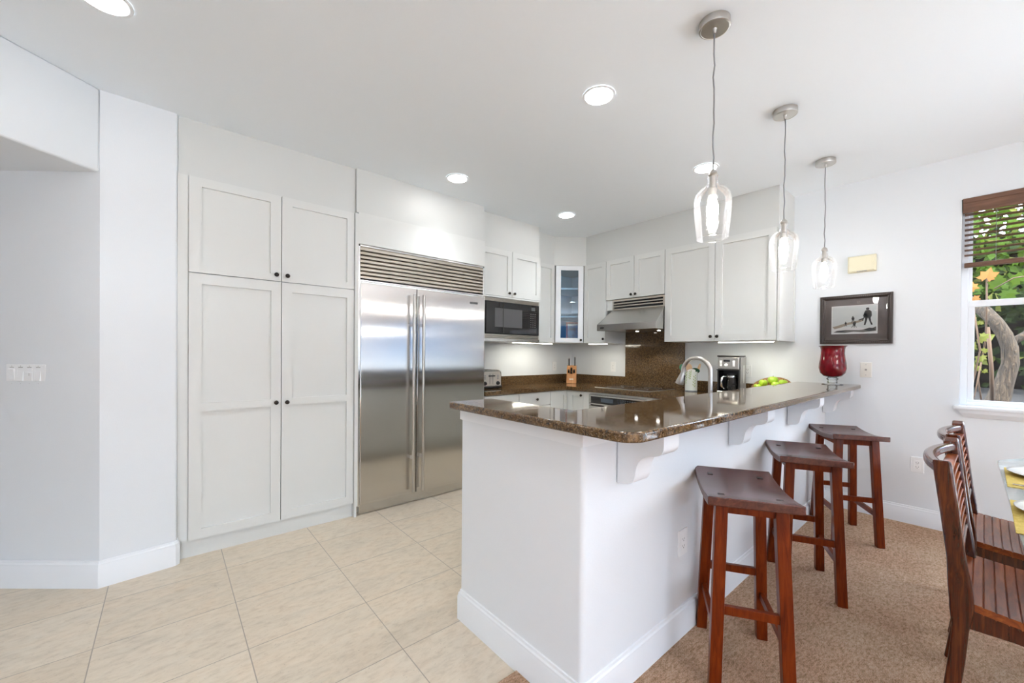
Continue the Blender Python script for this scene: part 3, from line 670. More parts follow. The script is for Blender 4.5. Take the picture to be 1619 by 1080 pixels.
# corbels under the bar
prof = [(0, 1.0265), (0, .813), (.014, .815), (.030, .8155), (.045, .817), (.058, .823), (.068, .834), (.073, .85), (.076, .868), (.080, .887), (.088, .906), (.101, .921), (.118, .931), (.136, .936), (.154, .939), (.168, .945), (.178, .954), (.183, .966), (.184, .98), (.184, 1.0265)]
cl = ['white scrolled corbel under the bar counter nearest its rounded corner', 'white scrolled corbel under the bar beside the first stool', 'white scrolled corbel under the bar above the middle stool', 'white scrolled corbel under the bar end against the window wall']
mc = None
for i, x in enumerate((1.28, 2.295, 3.29, 4.238)):
    if mc is None:
        m = MB(); m.prism([(-d, z-1.0265) for d, z in prof], 0, .105, lambda y, z, xx: (xx, y, z)); o = m.build('corbel', 'trim', smooth=35); mc = o
    else: o = mc.copy(); COL.objects.link(o)
    o.location = (x, .8855, 1.0265); tag(o, cl[i], 'corbel', 'corbels under the breakfast bar')
# ---- base cabinets
def base(label, loc): return thing('base_cabinet', label, 'cabinet', loc, 'painted base cabinets under the worktop')
T = FA(3.215)
p = base('base cabinet with a plain drawer standing right next to the refrigerator', (2.62, 3.5, 0))
MB().box(2.386, 2.8535, 3.236, YA, .1, CB-.001).build('body', 'cab', p); MB().box(2.386, 2.8535, 3.28, YA, 0, .1).build('toe_kick', 'cab', p)
d = MB().box(2.392, 2.8515, -.02, 0, .722, .862, T).build('drawer', 'cab', p); knob(d, T, 2.62, .79)
slab(T, 2.392, 2.8515, .11, .714, [(2.452, 2.79, .17, .655)]).build('door', 'cab', p)
p = base('base cabinet with one knobbed drawer between toaster and corner', (3.1, 3.5, 0))
MB().box(2.8565, 3.333, 3.236, YA, .1, CB-.001).build('body', 'cab', p); MB().box(2.8565, 3.333, 3.28, YA, 0, .1).build('toe_kick', 'cab', p)
d = MB().box(2.859, 3.3315, -.02, 0, .722, .862, T).build('drawer', 'cab', p); knob(d, T, 3.111, .790)
slab(T, 2.859, 3.3315, .11, .714, [(2.92, 3.27, .17, .655)]).build('door', 'cab', p)
p = base('corner base cabinet with two hinged doors meeting below the knife block', (4.0, 3.5, 0))
MB().prism([(3.336, 3.236), (3.636, 3.236), (3.636, 2.968), (XB-.004, 2.968), (XB-.004, YA-.004), (3.336, YA-.004)], .1, CB-.001).build('body', 'cab', p)
MB().prism([(3.336, 3.28), (3.68, 3.28), (3.68, 2.968), (XB-.004, 2.968), (XB-.004, YA-.004), (3.336, YA-.004)], 0, .1).build('toe_kick', 'cab', p)
slab(T, 3.338, 3.612, .11, .862, [(3.402, 3.565, .17, .812)]).build('door', 'cab', p)
T = FB(3.615)
d = slab(T, 2.970, 3.2135, .11, .862, [(3.015, 3.135, .17, .812)]).build('door', 'cab', p); knob(d, T, 2.990, .822)
p = base('cabinet housing the wall oven under the cooktop', (4.0, 2.53, 0))
m = MB(); m.box(3.636, XB-.004, 2.112, 2.128, 0, CB-.001); m.box(3.636, XB-.004, 2.93, 2.965, 0, CB-.001); m.box(3.636, XB-.004, 2.128, 2.93, 0, .12); m.build('body', 'cab', p)
m = MB()
for y0, y1, z0, z1 in ((2.108, 2.170, .11, .868), (2.884, 2.967, .11, .868), (2.170, 2.884, .848, .868), (2.170, 2.884, .11, .14)): m.box(y0, y1, -.02, 0, z0, z1, T)
m.build('face_frame', 'cab', p)
p = base('base cabinet with a small drawer beside the oven', (4.0, 1.9, 0))
MB().box(3.636, XB-.004, 1.67, 2.108, .1, CB-.001).build('body', 'cab', p); MB().box(3.68, XB-.004, 1.67, 2.108, 0, .1).build('toe_kick', 'cab', p)
d = MB().box(1.72, 2.104, -.02, 0, .722, .862, T).build('drawer', 'cab', p); knob(d, T, 2.085, .815)
slab(T, 1.72, 2.104, .11, .714, [(1.78, 2.044, .17, .655)]).build('door', 'cab', p)
p = base('base cabinets under the sink behind the breakfast bar', (2.6, 1.3, 0))
m = MB(); m.box(1.21, 2.28, 1.03, 1.62, .1, CB-.001); m.box(3.04, 3.62, 1.03, 1.62, .1, CB-.001); m.box(2.28, 3.04, 1.03, 1.10, .1, CB-.001); m.box(2.28, 3.04, 1.6, 1.62, .1, CB-.001); m.box(2.28, 3.04, 1.1, 1.6, .1, .3)
m.build('body', 'cab', p); MB().box(1.21, 3.62, 1.03, 1.58, 0, .1).build('toe_kick', 'cab', p)
TK = frame((0, 1.64), (1, 0), (0, 1))
for a0, a1 in ((1.215, 1.745), (1.75, 2.275), (2.28, 2.655), (2.66, 3.035), (3.04, 3.55)):
    d = slab(TK, a0, a1, .11, .862, [(a0+.06, a1-.06, .17, .80)]).build('door', 'cab', p); knob(d, TK, a1-.03, .80)
# ---- oven and cooktop
o = thing('wall_oven', 'stainless built-in oven with a black control panel under the cooktop', 'oven', (4.0, 2.53, .15))
MB().box(3.64, 4.2, 2.1755, 2.878, .145, .843).build('body', 'black', o)
m = MB()
for y0, y1, z0, z1 in ((2.174, 2.880, .826, .844), (2.174, 2.880, .735, .752), (2.174, 2.200, .752, .826), (2.852, 2.880, .752, .826)): m.box(y0, y1, -.02, .012, z0, z1, T)
m.build('control_frame', 'steel2', o, bevel=.003)
cp = MB().box(2.200, 2.852, -.02, .006, .752, .826, T).build('control_panel', 'blackgl', o)
MB().box(2.56, 2.72, .006, .0065, .770, .812, T).build('display', mat('oven_display', (.08, .10, .13), .1), cp)
m = MB()
for i in range(9):
    for j in range(3): m.box(2.26+i*.028, 2.278+i*.028, .006, .0066, .766+j*.018, .776+j*.018, T)
m.build('keypad', mat('oven_keys', (.06, .075, .10), .3), cp)
d = MB().box(2.176, 2.878, -.02, .012, .155, .722, T).build('oven_door', 'steel2', o, bevel=.004)
MB().box(2.28, 2.774, .012, .013, .28, .60, T).build('door_window', 'blackgl', d)
m = MB(); m.tube([(3.560, 2.24, .675), (3.560, 2.81, .675)], .011, 14)
for y in (2.27, 2.78): m.box(3.56, 3.605, y-.008, y+.008, .667, .683)
m.build('door_handle', 'nickel', d, smooth=True)
k = thing('cooktop', 'black glass electric cooktop with a steel rim in the worktop', 'cooktop', (4.0, 2.56, CT))
MB().box(3.752, 4.262, 2.212, 2.918, CT, CT+.004).build('steel_rim', 'nickel', k, bevel=.002)
MB().box(3.770, 4.250, 2.224, 2.906, CT+.004, CT+.006).build('glass_top', 'blackgl', k)
m = MB()
for x, y, r_ in ((3.89, 2.40, .075), (3.89, 2.73, .095), (4.13, 2.40, .095), (4.13, 2.73, .075)):
    m.lathe([(r_, CT+.006), (r_, CT+.0063), (r_-.004, CT+.0063), (r_-.004, CT+.006)], (x, y, 0), 40, False)
m.build('burner_rings', 'grey', k)
s_ = thing('sink', 'steel kitchen sink sunk in the lower counter behind the bar', 'sink', (2.66, 1.38, .75))
m = MB()
for x0, x1, y0, y1, z0, z1 in ((2.302, 3.018, 1.192, 1.568, .70, .705), (2.302, 2.307, 1.192, 1.568, .705, .90), (3.013, 3.018, 1.192, 1.568, .705, .90), (2.307, 3.013, 1.192, 1.197, .705, .90), (2.307, 3.013, 1.563, 1.568, .705, .90)): m.box(x0, x1, y0, y1, z0, z1)
m.build('basin', 'steel2', s_); MB().lathe([(1e-5, .7075), (.04, .7075), (.042, .705)], (2.66, 1.38, 0), 20, False).build('drain', 'chrome', s_)

# ================================================================== THINGS ON THE COUNTERS
# toaster
t_ = thing('toaster', 'four-slice stainless toaster beside the refrigerator', 'toaster', (2.66, 3.58, CT))
T = FA(3.450)
m = MB(); pr = [(2.515, .934)]+[(2.515, 1.06)]+arc(2.555, 1.072, .04, 180, 90, 5)+arc(2.755, 1.072, .045, 90, 0, 6)+[(2.80, .934)]
m.prism(pr, -.24, 0, lambda a, z, d: T(a, d, z)); m.build('shell', 'steel2', t_, smooth=35, bevel=.005)
m = MB(); pr2 = [(2.528, .948), (2.528, 1.05)]+arc(2.562, 1.062, .034, 180, 90, 4)+arc(2.748, 1.062, .038, 90, 0, 4)+[(2.787, .948)]
M['cream'] = mat('warm_satin_front', (.66, .62, .55), .35, .35)
m.prism(pr2, 0, .004, lambda a, z, d: T(a, d, z)); fp = m.build('front_plate', 'cream', t_)
MB().box(2.512, 2.806, .0, .006, .916, .934, lambda a, d, z: T(a, d, z) ) 
MB().box(2.510, 2.808, -.25, .006, .920, .936, T).build('base', 'black', t_, bevel=.003)
m = MB()
for x in (2.535, 2.775):
    for d in (-.02, -.22): m.box(x-.012, x+.012, d-.012, d+.012, CT, .921, T)
m.build('feet', 'rubber', t_)
m = MB()
for x in (2.636, 2.676): m.box(x-.002, x+.002, .004, .0045, .962, 1.075, T)
m.build('lever_slots', 'black', fp)
for x in (2.636, 2.676): MB().box(x-.020, x+.020, .004, .024, 1.046, 1.058, T).build('lever', 'black', t_, bevel=.003)
for x in (2.570, 2.745):
    m = MB(); rr = MB(); R_ = lambda x_, y_, z_, xx=x: T(xx+x_, .004+z_, .972+y_)
    m.lathe([(.022, 0), (.021, .006), (.016, .008), (.015, .020), (.004, .021), (1e-5, .021)], n=20, T=R_); m.build('dial', 'black', t_, smooth=True)
    m = MB()
    for i in range(3): m.box(x-.010, x+.010, .004, .007, 1.016+i*.017, 1.027+i*.017, T)
    m.build('buttons', 'grey', t_)
m = MB()
for x in (2.555, 2.625, 2.685, 2.755): m.box(x-.012, x+.012, -.20, -.04, 1.1115, 1.1172+0, T)
m.build('bread_slots', 'black', t_)
# knife block
kb = thing('knife_block', 'light wooden knife block standing in the corner of the worktop', 'knife block', (4.03, 3.49, CT))
kx, ky = 4.02, 3.50; ang = radians(218)
def TK2(x, y, z): return (kx+x*cos(ang)-y*sin(ang), ky+x*sin(ang)+y*cos(ang), CT+z)     # local +x looks at the room
pr = [(-.075, 0), (.055, 0), (.055, .125), (.02, .165), (-.02, .205), (-.075, .235)]
m = MB(); m.prism(pr, -.062, .062, lambda x, z, y: TK2(x, y, z)); m.build('block', 'block', kb, bevel=.004)
lab(MB().box(.055, .0558, -.026, .026, .048, .064, TK2).build('badge', mat('pale_badge', (.75, .70, .60), .5), kb), 'pale printed badge')
ks = ['upright black-handled knife on the refrigerator side of the knife block top', 'upright black-handled knife on the cooktop side of the knife block top', 'short paring knife with round handle end low in the knife block', 'steak knife beside the paring knife low in the knife block', 'middle utility knife in the lower slot of the knife block', 'kitchen shears with black grip in the lower knife block slot']
for i, (x, y, z, h, r) in enumerate(((-.055, .040, .225, .115, .010), (-.055, -.036, .225, .095, .010), (.040, .036, .143, .030, .015), (.040, -.036, .143, .030, .015), (.024, .0, .161, .034, .016), (.050, .0, .131, .028, .014))):
    kn = thing('kitchen_knife', ks[i], 'knife', TK2(x, y, z), 'knives in the wooden block')
    tip = .012 if i < 2 else h*.75
    MB().bar(TK2(x, y, z-.05), TK2(x+.002, y, z+.006), .016, .003).build('blade', 'steel2', kn)
    MB().bar(TK2(x, y, z+.004), TK2(x+(.012 if i < 2 else h*.8), y, z+h), r*1.5, r*2.2).build('handle', 'black', kn, bevel=.003)
    if i < 2: MB().bar(TK2(x+.012, y, z+h), TK2(x+.0135, y, z+h+.012), r*1.5, r*2.2).build('end_cap', 'nickel', kn, bevel=.003)
# utensil crock
cx, cy2 = 4.195, 2.000
c = thing('utensil_crock', 'white ceramic utensil jar painted with green leaf sprigs', 'jar', (cx, cy2, CT))
m = mat('painted_crock', (.80, .86, .82), .18, coat=.4); M['crock'] = m
m = MB(); m.lathe([(.052, CT), (.059, CT+.004), (.061, CT+.02), (.060, CT+.16), (.062, CT+.205), (.058, CT+.207), (.056, CT+.20), (.055, CT+.02), (1e-5, CT+.015)], (cx, cy2, 0), 36, True); body = m.build('jar_body', 'crock', c, smooth=True)
lab(MB().lathe([(.0595, CT+.001), (.0605, CT+.006), (.0608, CT+.010)], (cx, cy2, 0), 36, False).build('foot_ring', mat('grey_blue_glaze', (.25, .30, .36), .3), c), 'grey-blue foot ring')
m = MB(); M['sprig'] = mat('olive_leaf_glaze', (.30, .40, .10), .3)
def spot(a, z): return Vector((cx+.0622*cos(a), cy2+.0622*sin(a), z))
for a0, z0, s0 in ((radians(150), CT+.13, 1), (radians(235), CT+.10, 1), (radians(195), CT+.165, .7)):
    for i in range(9):
        zz = z0+(i-4)*.014*s0; da = .16*(-1 if i % 2 else 1)
        p0 = spot(a0+(i-4)*.02, zz); p1 = spot(a0+(i-4)*.02+da*1.7*s0, zz+.024*s0); pm = (p0+p1)/2
        n_ = (p1-p0).normalized(); o_ = Vector((-sin(a0), cos(a0), 0)); up = Vector((0, 0, 1)); w_ = (up-n_*up.dot(n_)).normalized()*.0042
        rad = lambda v: Vector((cx, cy2, v.z))+Vector((v.x-cx, v.y-cy2, 0)).normalized()*.0624
        m.add([p0, rad(pm+w_), p1, rad(pm-w_)], [(0, 1, 2, 3)])
m.build('leaf_sprigs', 'sprig', body)
def utensil(name, label, mt, tip, w, hh, head, thick=.006, spoon=False):
    base_ = Vector((cx+(tip[0]-cx)*.15, cy2+(tip[1]-cy2)*.15, CT+.03)); tip = Vector(tip); u = thing(name, label, 'utensil', base_, 'utensils in the leaf-painted jar')
    MB().tube([base_, tip], [.005, .006], 8).build('handle', mt, u, smooth='all')
    dv = (tip-base_).normalized(); m = MB()
    n_ = Vector((-.8, -.6, 0)); a_ = dv.cross(n_).normalized(); ring = []
    for i in range(16):
        an = 2*pi*i/16; ring.append((a_*w/2*cos(an), dv*(hh/2*(1+sin(an)))))
    vs = [tip+p_+q_+n_*s_ for s_ in (-thick/2, thick/2) for p_, q_ in ring]; k = 16
    m.add(vs, [tuple(range(k))[::-1], tuple(range(k, 2*k))]+[(j, (j+1) % k, k+(j+1) % k, k+j) for j in range(k)])
    m.build(head, mt, u, smooth=40, bevel=.0015)
M['green'] = mat('green_melamine', (.02, .16, .06), .3); M['dgreen'] = mat('dark_green_printed', (.015, .07, .03), .3)
utensil('serving_spoon', 'green serving spoon leaning out of the jar beside the granite splash', 'green', (4.16, 2.062, CT+.205), .062, .082, 'bowl')
utensil('wooden_spatula', 'broad pale wooden spatula standing in the utensil jar', 'beech', (4.185, 2.012, CT+.185), .062, .105, 'blade')
utensil('wooden_spoon', 'slim wooden handle leaning out of the jar towards the faucet', 'beech', (4.22, 1.945, CT+.205), .026, .09, 'handle_end')
utensil('green_spoon', 'dark green patterned spoon head lying across the jar rim', 'dgreen', (4.205, 1.965, CT+.190), .085, .055, 'bowl')
utensil('ladle', 'white ladle hooked over the front of the utensil jar', 'white', (4.165, 1.985, CT+.195), .080, .040, 'bowl', .02)
# faucet
f = thing('kitchen_faucet', 'brushed nickel gooseneck pull-down faucet rising behind the bar', 'faucet', (2.66, 1.142, CT))
MB().lathe([(.030, CT), (.029, CT+.012), (.021, CT+.022), (.017, CT+.05)], (2.66, 1.142, 0), 24).build('base', 'nickel', f, smooth=True)
pts = [(2.66, 1.142, CT+.03), (2.66, 1.142, 1.08), (2.66, 1.142, 1.175)]; yc, zc, rr = 1.2335, 1.178, .0925
for i in range(1, 13): a = radians(180-i*13.2); pts.append((2.66, yc+rr*cos(a), zc+rr*1.02*sin(a)))
pts += [(2.66, 1.326, 1.163)]
MB().tube(pts, .0135, 16).build('spout', 'nickel', f, smooth=True)
e0 = Vector((2.66, 1.325, 1.170)); e1 = Vector((2.66, 1.349, 1.096)); MB().tube([e0, e0+(e1-e0)*.12, e0+(e1-e0)*.75, e1], [.0138, .0155, .0255, .027], 22).build('spray_head', 'nickel', f, smooth=True)
MB().bar(e0+(e1-e0)*.2+Vector((0, -.018, 0)), e0+(e1-e0)*.62+Vector((0, -.023, 0)), .010, .007, (0, 1, 0)).build('spray_button', 'black', f, bevel=.002)
MB().tube([(2.676, 1.142, CT+.042), (2.70, 1.142, CT+.05), (2.735, 1.142, CT+.085)], [.010, .008, .006], 10).build('lever_handle', 'nickel', f, smooth=True)
# coffee maker: front looks towards -x
cm = thing('coffee_maker', 'black and steel drip coffee maker on the worktop by the wall outlet', 'coffee maker', (4.17, 1.575, CT))
CX, CY0, CY1 = 4.045, 1.478, 1.676
MB().box(CX-.005, 4.205, CY0, CY1, CT, CT+.038).build('base', 'chrome', cm, bevel=.006)
MB().box(CX+.128, 4.205, CY0, CY1, CT+.038, 1.150).build('rear_column', 'black', cm, bevel=.004)
MB().box(CX+.004, 4.205, CY0+.003, CY1-.003, 1.158, 1.278).build('brew_head', 'steel2', cm, bevel=.008)
MB().box(CX-.006, 4.207, CY0-.002, CY1+.004, 1.149, 1.159).build('lower_lip', 'black', cm, bevel=.003)
MB().box(CX-.002, 4.207, CY0-.001, CY1+.001, 1.278, 1.292).build('lid', 'black', cm, bevel=.005)
MB().box(CX+.03, 4.206, CY0-.004, CY0-.0005, CT+.03, 1.275).build('side_panel', mat('grey_side_panel', (.24, .24, .25), .35), cm)
MB().box(CX+.10, CX+.106, CY0-.0055, CY0-.0038, 1.03, 1.20).build('water_gauge', 'plast', cm)
m = MB(); m.box(CX+.01, CX+.128, CY0, CY0+.012, CT+.038, 1.149); m.box(CX+.01, CX+.128, CY1-.012, CY1, CT+.038, 1.149); m.build('side_cheeks', 'black', cm)
T = FB(CX+.004)
MB().box(1.562, 1.618, 0, .005, 1.232, 1.252, T).build('display', 'blackgl', cm, bevel=.001)
m = MB(); m.lathe([(.014, 0), (.013, .008), (1e-5, .009)], n=20, T=lambda x, y, z: T(1.594+x, z, 1.202+y)); m.build('dial', 'plast', cm, smooth=True)
for y in (1.526, 1.642):
    m = MB()
    for i in range(4): m.box(y-.009, y+.009, 0, .003, 1.190+i*.014, 1.200+i*.014, T)
    m.build('buttons', 'plast', cm)
cf = thing('coffee_carafe', 'glass coffee carafe with black handle inside the coffee maker', 'carafe', (4.125, 1.565, CT+.038))
MB().lathe([(.045, CT+.039), (.052, CT+.05), (.056, CT+.085), (.053, CT+.135), (.044, CT+.172), (.042, CT+.185)], (4.112, 1.562, 0), 28, False).build('glass', 'carafe', cf, smooth=True)
MB().lathe([(.043, CT+.183), (.046, CT+.188), (.044, CT+.198), (1e-5, CT+.202)], (4.112, 1.562, 0), 24).build('lid', 'black', cf, smooth=True)
MB().lathe([(.0449, CT+.165), (.0457, CT+.176), (.0444, CT+.184)], (4.112, 1.562, 0), 24, False).build('band', 'chrome', cf, smooth=True)
MB().tube([(4.085, 1.603, CT+.178), (4.066, 1.632, CT+.172), (4.058, 1.640, CT+.13), (4.060, 1.636, CT+.08), (4.075, 1.622, CT+.06)], [.008, .011, .012, .011, .008], 10).build('handle', 'chrome', cf, smooth=True)
# fruit bowl
fb = thing('fruit_bowl', 'long brown wooden fruit bowl with raised rim holding green apples', 'bowl', (4.09, 1.21, CT))
m = MB(); n = 40; rows = []
bx, by = 4.215, 1.264; ax = radians(-82)
def TB(u, v, z): return (bx+u*cos(ax)-v*sin(ax), by+u*sin(ax)+v*cos(ax), CT+z)
def rimz(a): return .100+.080*max(0, sin(a))**1.2+.012*cos(a)
vs = []; fs = []
prs = [(.0, .0, 0), (.45, .0, 0), (.72, .35, 0), (.92, .75, 0), (1.0, 1.0, 0), (.955, 1.0, 1), (.86, .72, 1), (.66, .38, 1), (.4, .12, 1), (0, .10, 1)]
for r_, hz, ins in prs:
    for i in range(n):
        a = 2*pi*i/n; z = hz*rimz(a) if hz > .3 else hz*.08
        vs.append(TB(r_*.160*cos(a), r_*.105*sin(a), z))
for j in range(len(prs)-1):
    for i in range(n): k = (i+1) % n; fs.append((j*n+i, j*n+k, (j+1)*n+k, (j+1)*n+i))
m.add(vs, fs); m.build('bowl', 'bowlw', fb, smooth='all', weld=True)
m = mat('green_apple_skin', (.36, .56, .03), .28, coat=.3); t = NT(m); t.color(t.ramp(t.noise(t.coord(), 25, 4, .6), [(.3, (.30, .52, .02)), (.6, (.42, .62, .04)), (.8, (.58, .70, .12))])); M['apple'] = m
al = ['largest bright green apple on top of the fruit bowl pile', 'green apple with brown stem beside the rolled bowl end', 'green apple between the bowl rim and the largest apple', 'green apple low at the bowl lip towards the coffee maker', 'green apple half hidden behind the bar counter edge in the bowl']
ap = None
for i, (u, v, z, r_) in enumerate(((.010, .012, .150, .043), (.088, .020, .130, .036), (-.066, .010, .122, .037), (-.108, -.012, .084, .034), (.040, -.040, .112, .036))):
    a_ = thing('green_apple', al[i], 'apple', TB(u, v, z), 'green apples in the wooden bowl')
    prf = [(1e-5, -.80), (.25, -.88), (.62, -.78), (.92, -.35), (1.0, .12), (.88, .58), (.55, .84), (.25, .82), (1e-5, .66)]
    c_ = TB(u, v, z); MB().lathe([(r_*a, r_*b) for a, b in prf], c_, 22).build('flesh', 'apple', a_, smooth='all')
    MB().tube([(c_[0], c_[1], c_[2]+r_*.65), (c_[0]+.003, c_[1]-.002, c_[2]+r_*1.08)], .0018, 6).build('stem', 'cane', a_)
# red vase
v = thing('hurricane_vase', 'ruby red glass hurricane vase on a clear foot at the bar end', 'vase', (4.185, .812, 1.06))
vc = (4.185, .812, 0)
MB().lathe([(1e-5, 1.119), (.030, 1.119), (.062, 1.130), (.084, 1.155), (.0925, 1.195), (.090, 1.235), (.083, 1.275), (.079, 1.315), (.080, 1.350), (.086, 1.371), (.095, 1.3755), (.094, 1.378), (.084, 1.374), (.077, 1.35), (.076, 1.315), (.080, 1.275), (.0865, 1.235), (.089, 1.195), (.08, 1.158), (.06, 1.134), (1e-5, 1.123)], vc, 44).build('bowl', 'ruby', v, smooth='all')
MB().lathe([(.0725, 1.0605), (.072, 1.066), (.042, 1.069), (.034, 1.073), (.036, 1.082), (.033, 1.088), (.034, 1.098), (.041, 1.103), (.041, 1.109), (.034, 1.113), (.032, 1.1185)], vc, 36).build('foot', 'footgl', v, smooth=50)

# ================================================================== ON THE WALLS
pf = thing('framed_picture', 'framed black-and-white beach photograph in a dark beaded frame', 'picture', (XB, .70, 1.6))
Y0, Y1, Z0, Z1 = .466, .930, 1.397, 1.803
T = FB(XB-.003); m = MB(); fw = .034; pr = [(0, 0), (0, .022), (.006, .026), (.020, .024), (.028, .016), (.034, .015), (.034, 0)]
def ring(mm, y0, y1, z0, z1, prof):
    k = len(prof); cs = []
    for (yy, zz, sy, sz) in ((y0, z0, 1, 1), (y1, z0, -1, 1), (y1, z1, -1, -1), (y0, z1, 1, -1)):
        cs += [T(yy+sy*w_, d_, zz+sz*w_) for w_, d_ in prof]
    fs = []
    for i in range(4):
        for j in range(k): jj = (j+1) % k; ii = (i+1) % 4; fs.append((i*k+j, i*k+jj, ii*k+jj, ii*k+j))
    mm.add(cs, fs)
ring(m, Y0, Y1, Z0, Z1, pr)
M['frame'] = mat('dark_bronze_frame', (.045, .034, .030), .35, .3)
fr = m.build('frame', 'frame', pf)
m = MB()
for z in (Z0+.013, Z1-.013):
    for i in range(38): y = Y0+.016+i*(Y1-Y0-.032)/37; m.box(y-.0038, y+.0038, .022, .0285, z-.006, z+.006, T)
for y in (Y0+.013, Y1-.013):
    for i in range(33): z = Z0+.016+i*(Z1-Z0-.032)/32; m.box(y-.006, y+.006, .022, .0285, z-.0038, z+.0038, T)
m.build('beading', 'frame', fr)
mm_ = MB().box(Y0+.03, Y1-.03, .002, .008, Z0+.03, Z1-.03, T).build('mat_board', mat('taupe_mat_board', (.155, .125, .118), .8), pf)
PY0, PY1, PZ0, PZ1 = .556, .853, 1.479, 1.717
pt = MB().box(PY0, PY1, .008, .0086, PZ0, PZ1, T).build('print', mat('print_paper', (.9, .9, .9), .6), pf)
m = MB(); A_b, A_d, A_s = mat('photo_black', (.02, .02, .022), .6), mat('photo_grey', (.16, .15, .14), .6), mat('photo_sepia', (.45, .38, .30), .6)
A_sk = mat('photo_sky', (.78, .82, .82), .6)
def art(pts, mi, d=.0089): m.cur = mi; m.add([T(PY1-.008-x*(PY1-PY0-.016), d, PZ0+.008+z*(PZ1-PZ0-.016)) for x, z in pts], [tuple(range(len(pts)))])
art([(0, .24), (0, 1), (1, 1), (1, .10), (.6, .22)], 3, .0087)
art([(0, .24), (.15, .30), (.32, .38), (.45, .42), (.60, .46), (.72, .50), (.72, .44), (.55, .36), (.35, .30), (.2, .22), (.05, .16)], 2, .0088)
art([(.02, .03), (.1, .09), (.3, .12), (.62, .10), (.9, .16), (1, .22), (1, .06), (.7, .02), (.5, .05), (.3, .01)], 1, .0088)
art([(.05, .06), (.15, .10), (.34, .07), (.2, .04)], 0)
art([(.72, .12), (.85, .18), (.97, .16), (.98, .08), (.85, .05)], 0)
art([(.60, .48), (.70, .54), (.72, .50), (.62, .46)], 0)
def figure(x, z, h, lean=0):
    q = lambda pts: [(x+(px+lean*pz)*h, z+pz*h) for px, pz in pts]
    art(q([(-.05, 1.0), (0, 1.04), (.06, 1.02), (.07, .94), (.03, .88), (-.04, .90)]), 0)
    art(q([(-.06, .88), (.08, .88), (.15, .80), (.16, .55), (.12, .42), (-.06, .42), (-.10, .60), (-.14, .58), (-.10, .78)]), 0)
    art(q([(-.06, .44), (.02, .44), (-.02, .22), (-.06, 0), (-.12, 0), (-.09, .22)]), 0); art(q([(.03, .44), (.12, .44), (.14, .22), (.20, .02), (.14, .0), (.08, .22)]), 0)
figure(.80, .28, .62); figure(.72, .44, .30, .15); figure(.475, .38, .24); figure(.47, .20, .22, .3); figure(.53, .20, .20, -.2); figure(.31, .26, .17)
m.build('printed_scene', [A_b, A_d, A_s, A_sk], pt)
MB().box(Y0+.031, Y1-.031, .0105, .0125, Z0+.031, Z1-.031, T).build('glazing', 'picglass', pf)
# door chime
dc = thing('door_chime', 'cream door chime box on the wall above the framed picture', 'door chime', (XB, .657, 2.05))
T = FB(XB)
m = MB(); q4 = [(.568, 1.984), (.744, 1.984), (.744, 2.116), (.568, 2.116)]; q5 = [(.578, 1.994), (.734, 1.994), (.734, 2.108), (.578, 2.108)]
m.add([T(y, 0, z) for y, z in q4]+[T(y, .038, z) for y, z in q4]+[T(y, .048, z) for y, z in q5], [(3, 2, 1, 0)]+[(i, (i+1) % 4, 4+(i+1) % 4, 4+i) for i in range(4)]+[(4+i, 4+(i+1) % 4, 8+(i+1) % 4, 8+i) for i in range(4)]+[(8, 9, 10, 11)])
bx_ = m.build('cover', 'ivory', dc)
m = MB(); m.box(.592, .720, .048, .0495, 2.006, 2.097, T); m.build('raised_panel', 'ivory', bx_, bevel=.001)
m = MB()
for i in range(10): m.box(.622+i*.0065, .6255+i*.0065, .040, .0488, 1.9845, 1.9925, T)
m.build('vent_slots', 'grey', bx_)
# outlets, jack, switch plate
def plate(name, label, cat, T, a, z, w=.07, h=.115, kind='outlet', mt='plast', group=None):
    o = thing(name, label, cat, T(a, 0, z), group)
    pl = MB().box(a-w/2, a+w/2, 0, .006, z-h/2, z+h/2, T).build('plate', mt, o, bevel=.002)
    if kind == 'outlet':
        fc = MB().box(a-.0165, a+.0165, .006, .008, z-.033, z+.033, T).build('receptacle', mt, o, bevel=.001)
        m = MB()
        for zz in (z+.016, z-.016):
            m.box(a-.008, a-.0062, .008, .0083, zz-.004, zz+.005, T); m.box(a+.0062, a+.008, .008, .0083, zz-.004, zz+.005, T); m.box(a-.002, a+.002, .008, .0083, zz-.010, zz-.006, T)
        m.build('slots', 'rubber', fc)
    elif kind == 'jack':
        MB().box(a-.007, a+.007, .006, .0075, z-.006, z+.008, T).build('socket', 'grey', o)
        m = MB()
        for zz in (z+.042, z-.042): m.lathe([(.003, .006), (.0025, .0072), (1e-5, .0073)], n=10, T=lambda x, y, q_: T(a+x, q_, zz+y))
        m.build('screws', 'grey', o)
    return o
GO = 'white wall outlets'
plate('wall_outlet', 'white outlet on the wall between microwave and corner', 'outlet', FA(YA), 4.002, 1.128, .082, .122, group=GO)
plate('wall_outlet', 'white outlet on the wall between knife block and granite splash', 'outlet', FB(XB), 3.086, 1.136, .068, .128, group=GO)
plate('wall_outlet', 'white outlet beside the coffee maker', 'outlet', FB(XB), 1.508, 1.141, .07, .118, group=GO)
plate('wall_outlet', 'white outlet low on the wall below the window', 'outlet', FB(XB), .320, .470, .072, .118, group=GO)
plate('wall_outlet', 'white outlet low on the bar half wall behind the first stool', 'outlet', FA(.89), 1.795, .436, .082, .118, group=GO)
plate('phone_jack', 'ivory phone jack plate on the wall below the framed picture', 'wall plate', FB(XB), .625, 1.183, .072, .122, 'jack', mat('ivory_plate', (.78, .77, .72), .4))
PS = Vector((-.2822, 3.1637))+Vector((UJ.y, -UJ.x))*-.0005
TS = frame(PS, UJ, (-UJ.y, UJ.x)) if Vector((-UJ.y, UJ.x)).dot(-PS) > 0 else frame(PS, UJ, (UJ.y, -UJ.x))
SA, SZ, SW, SH = SWITCH
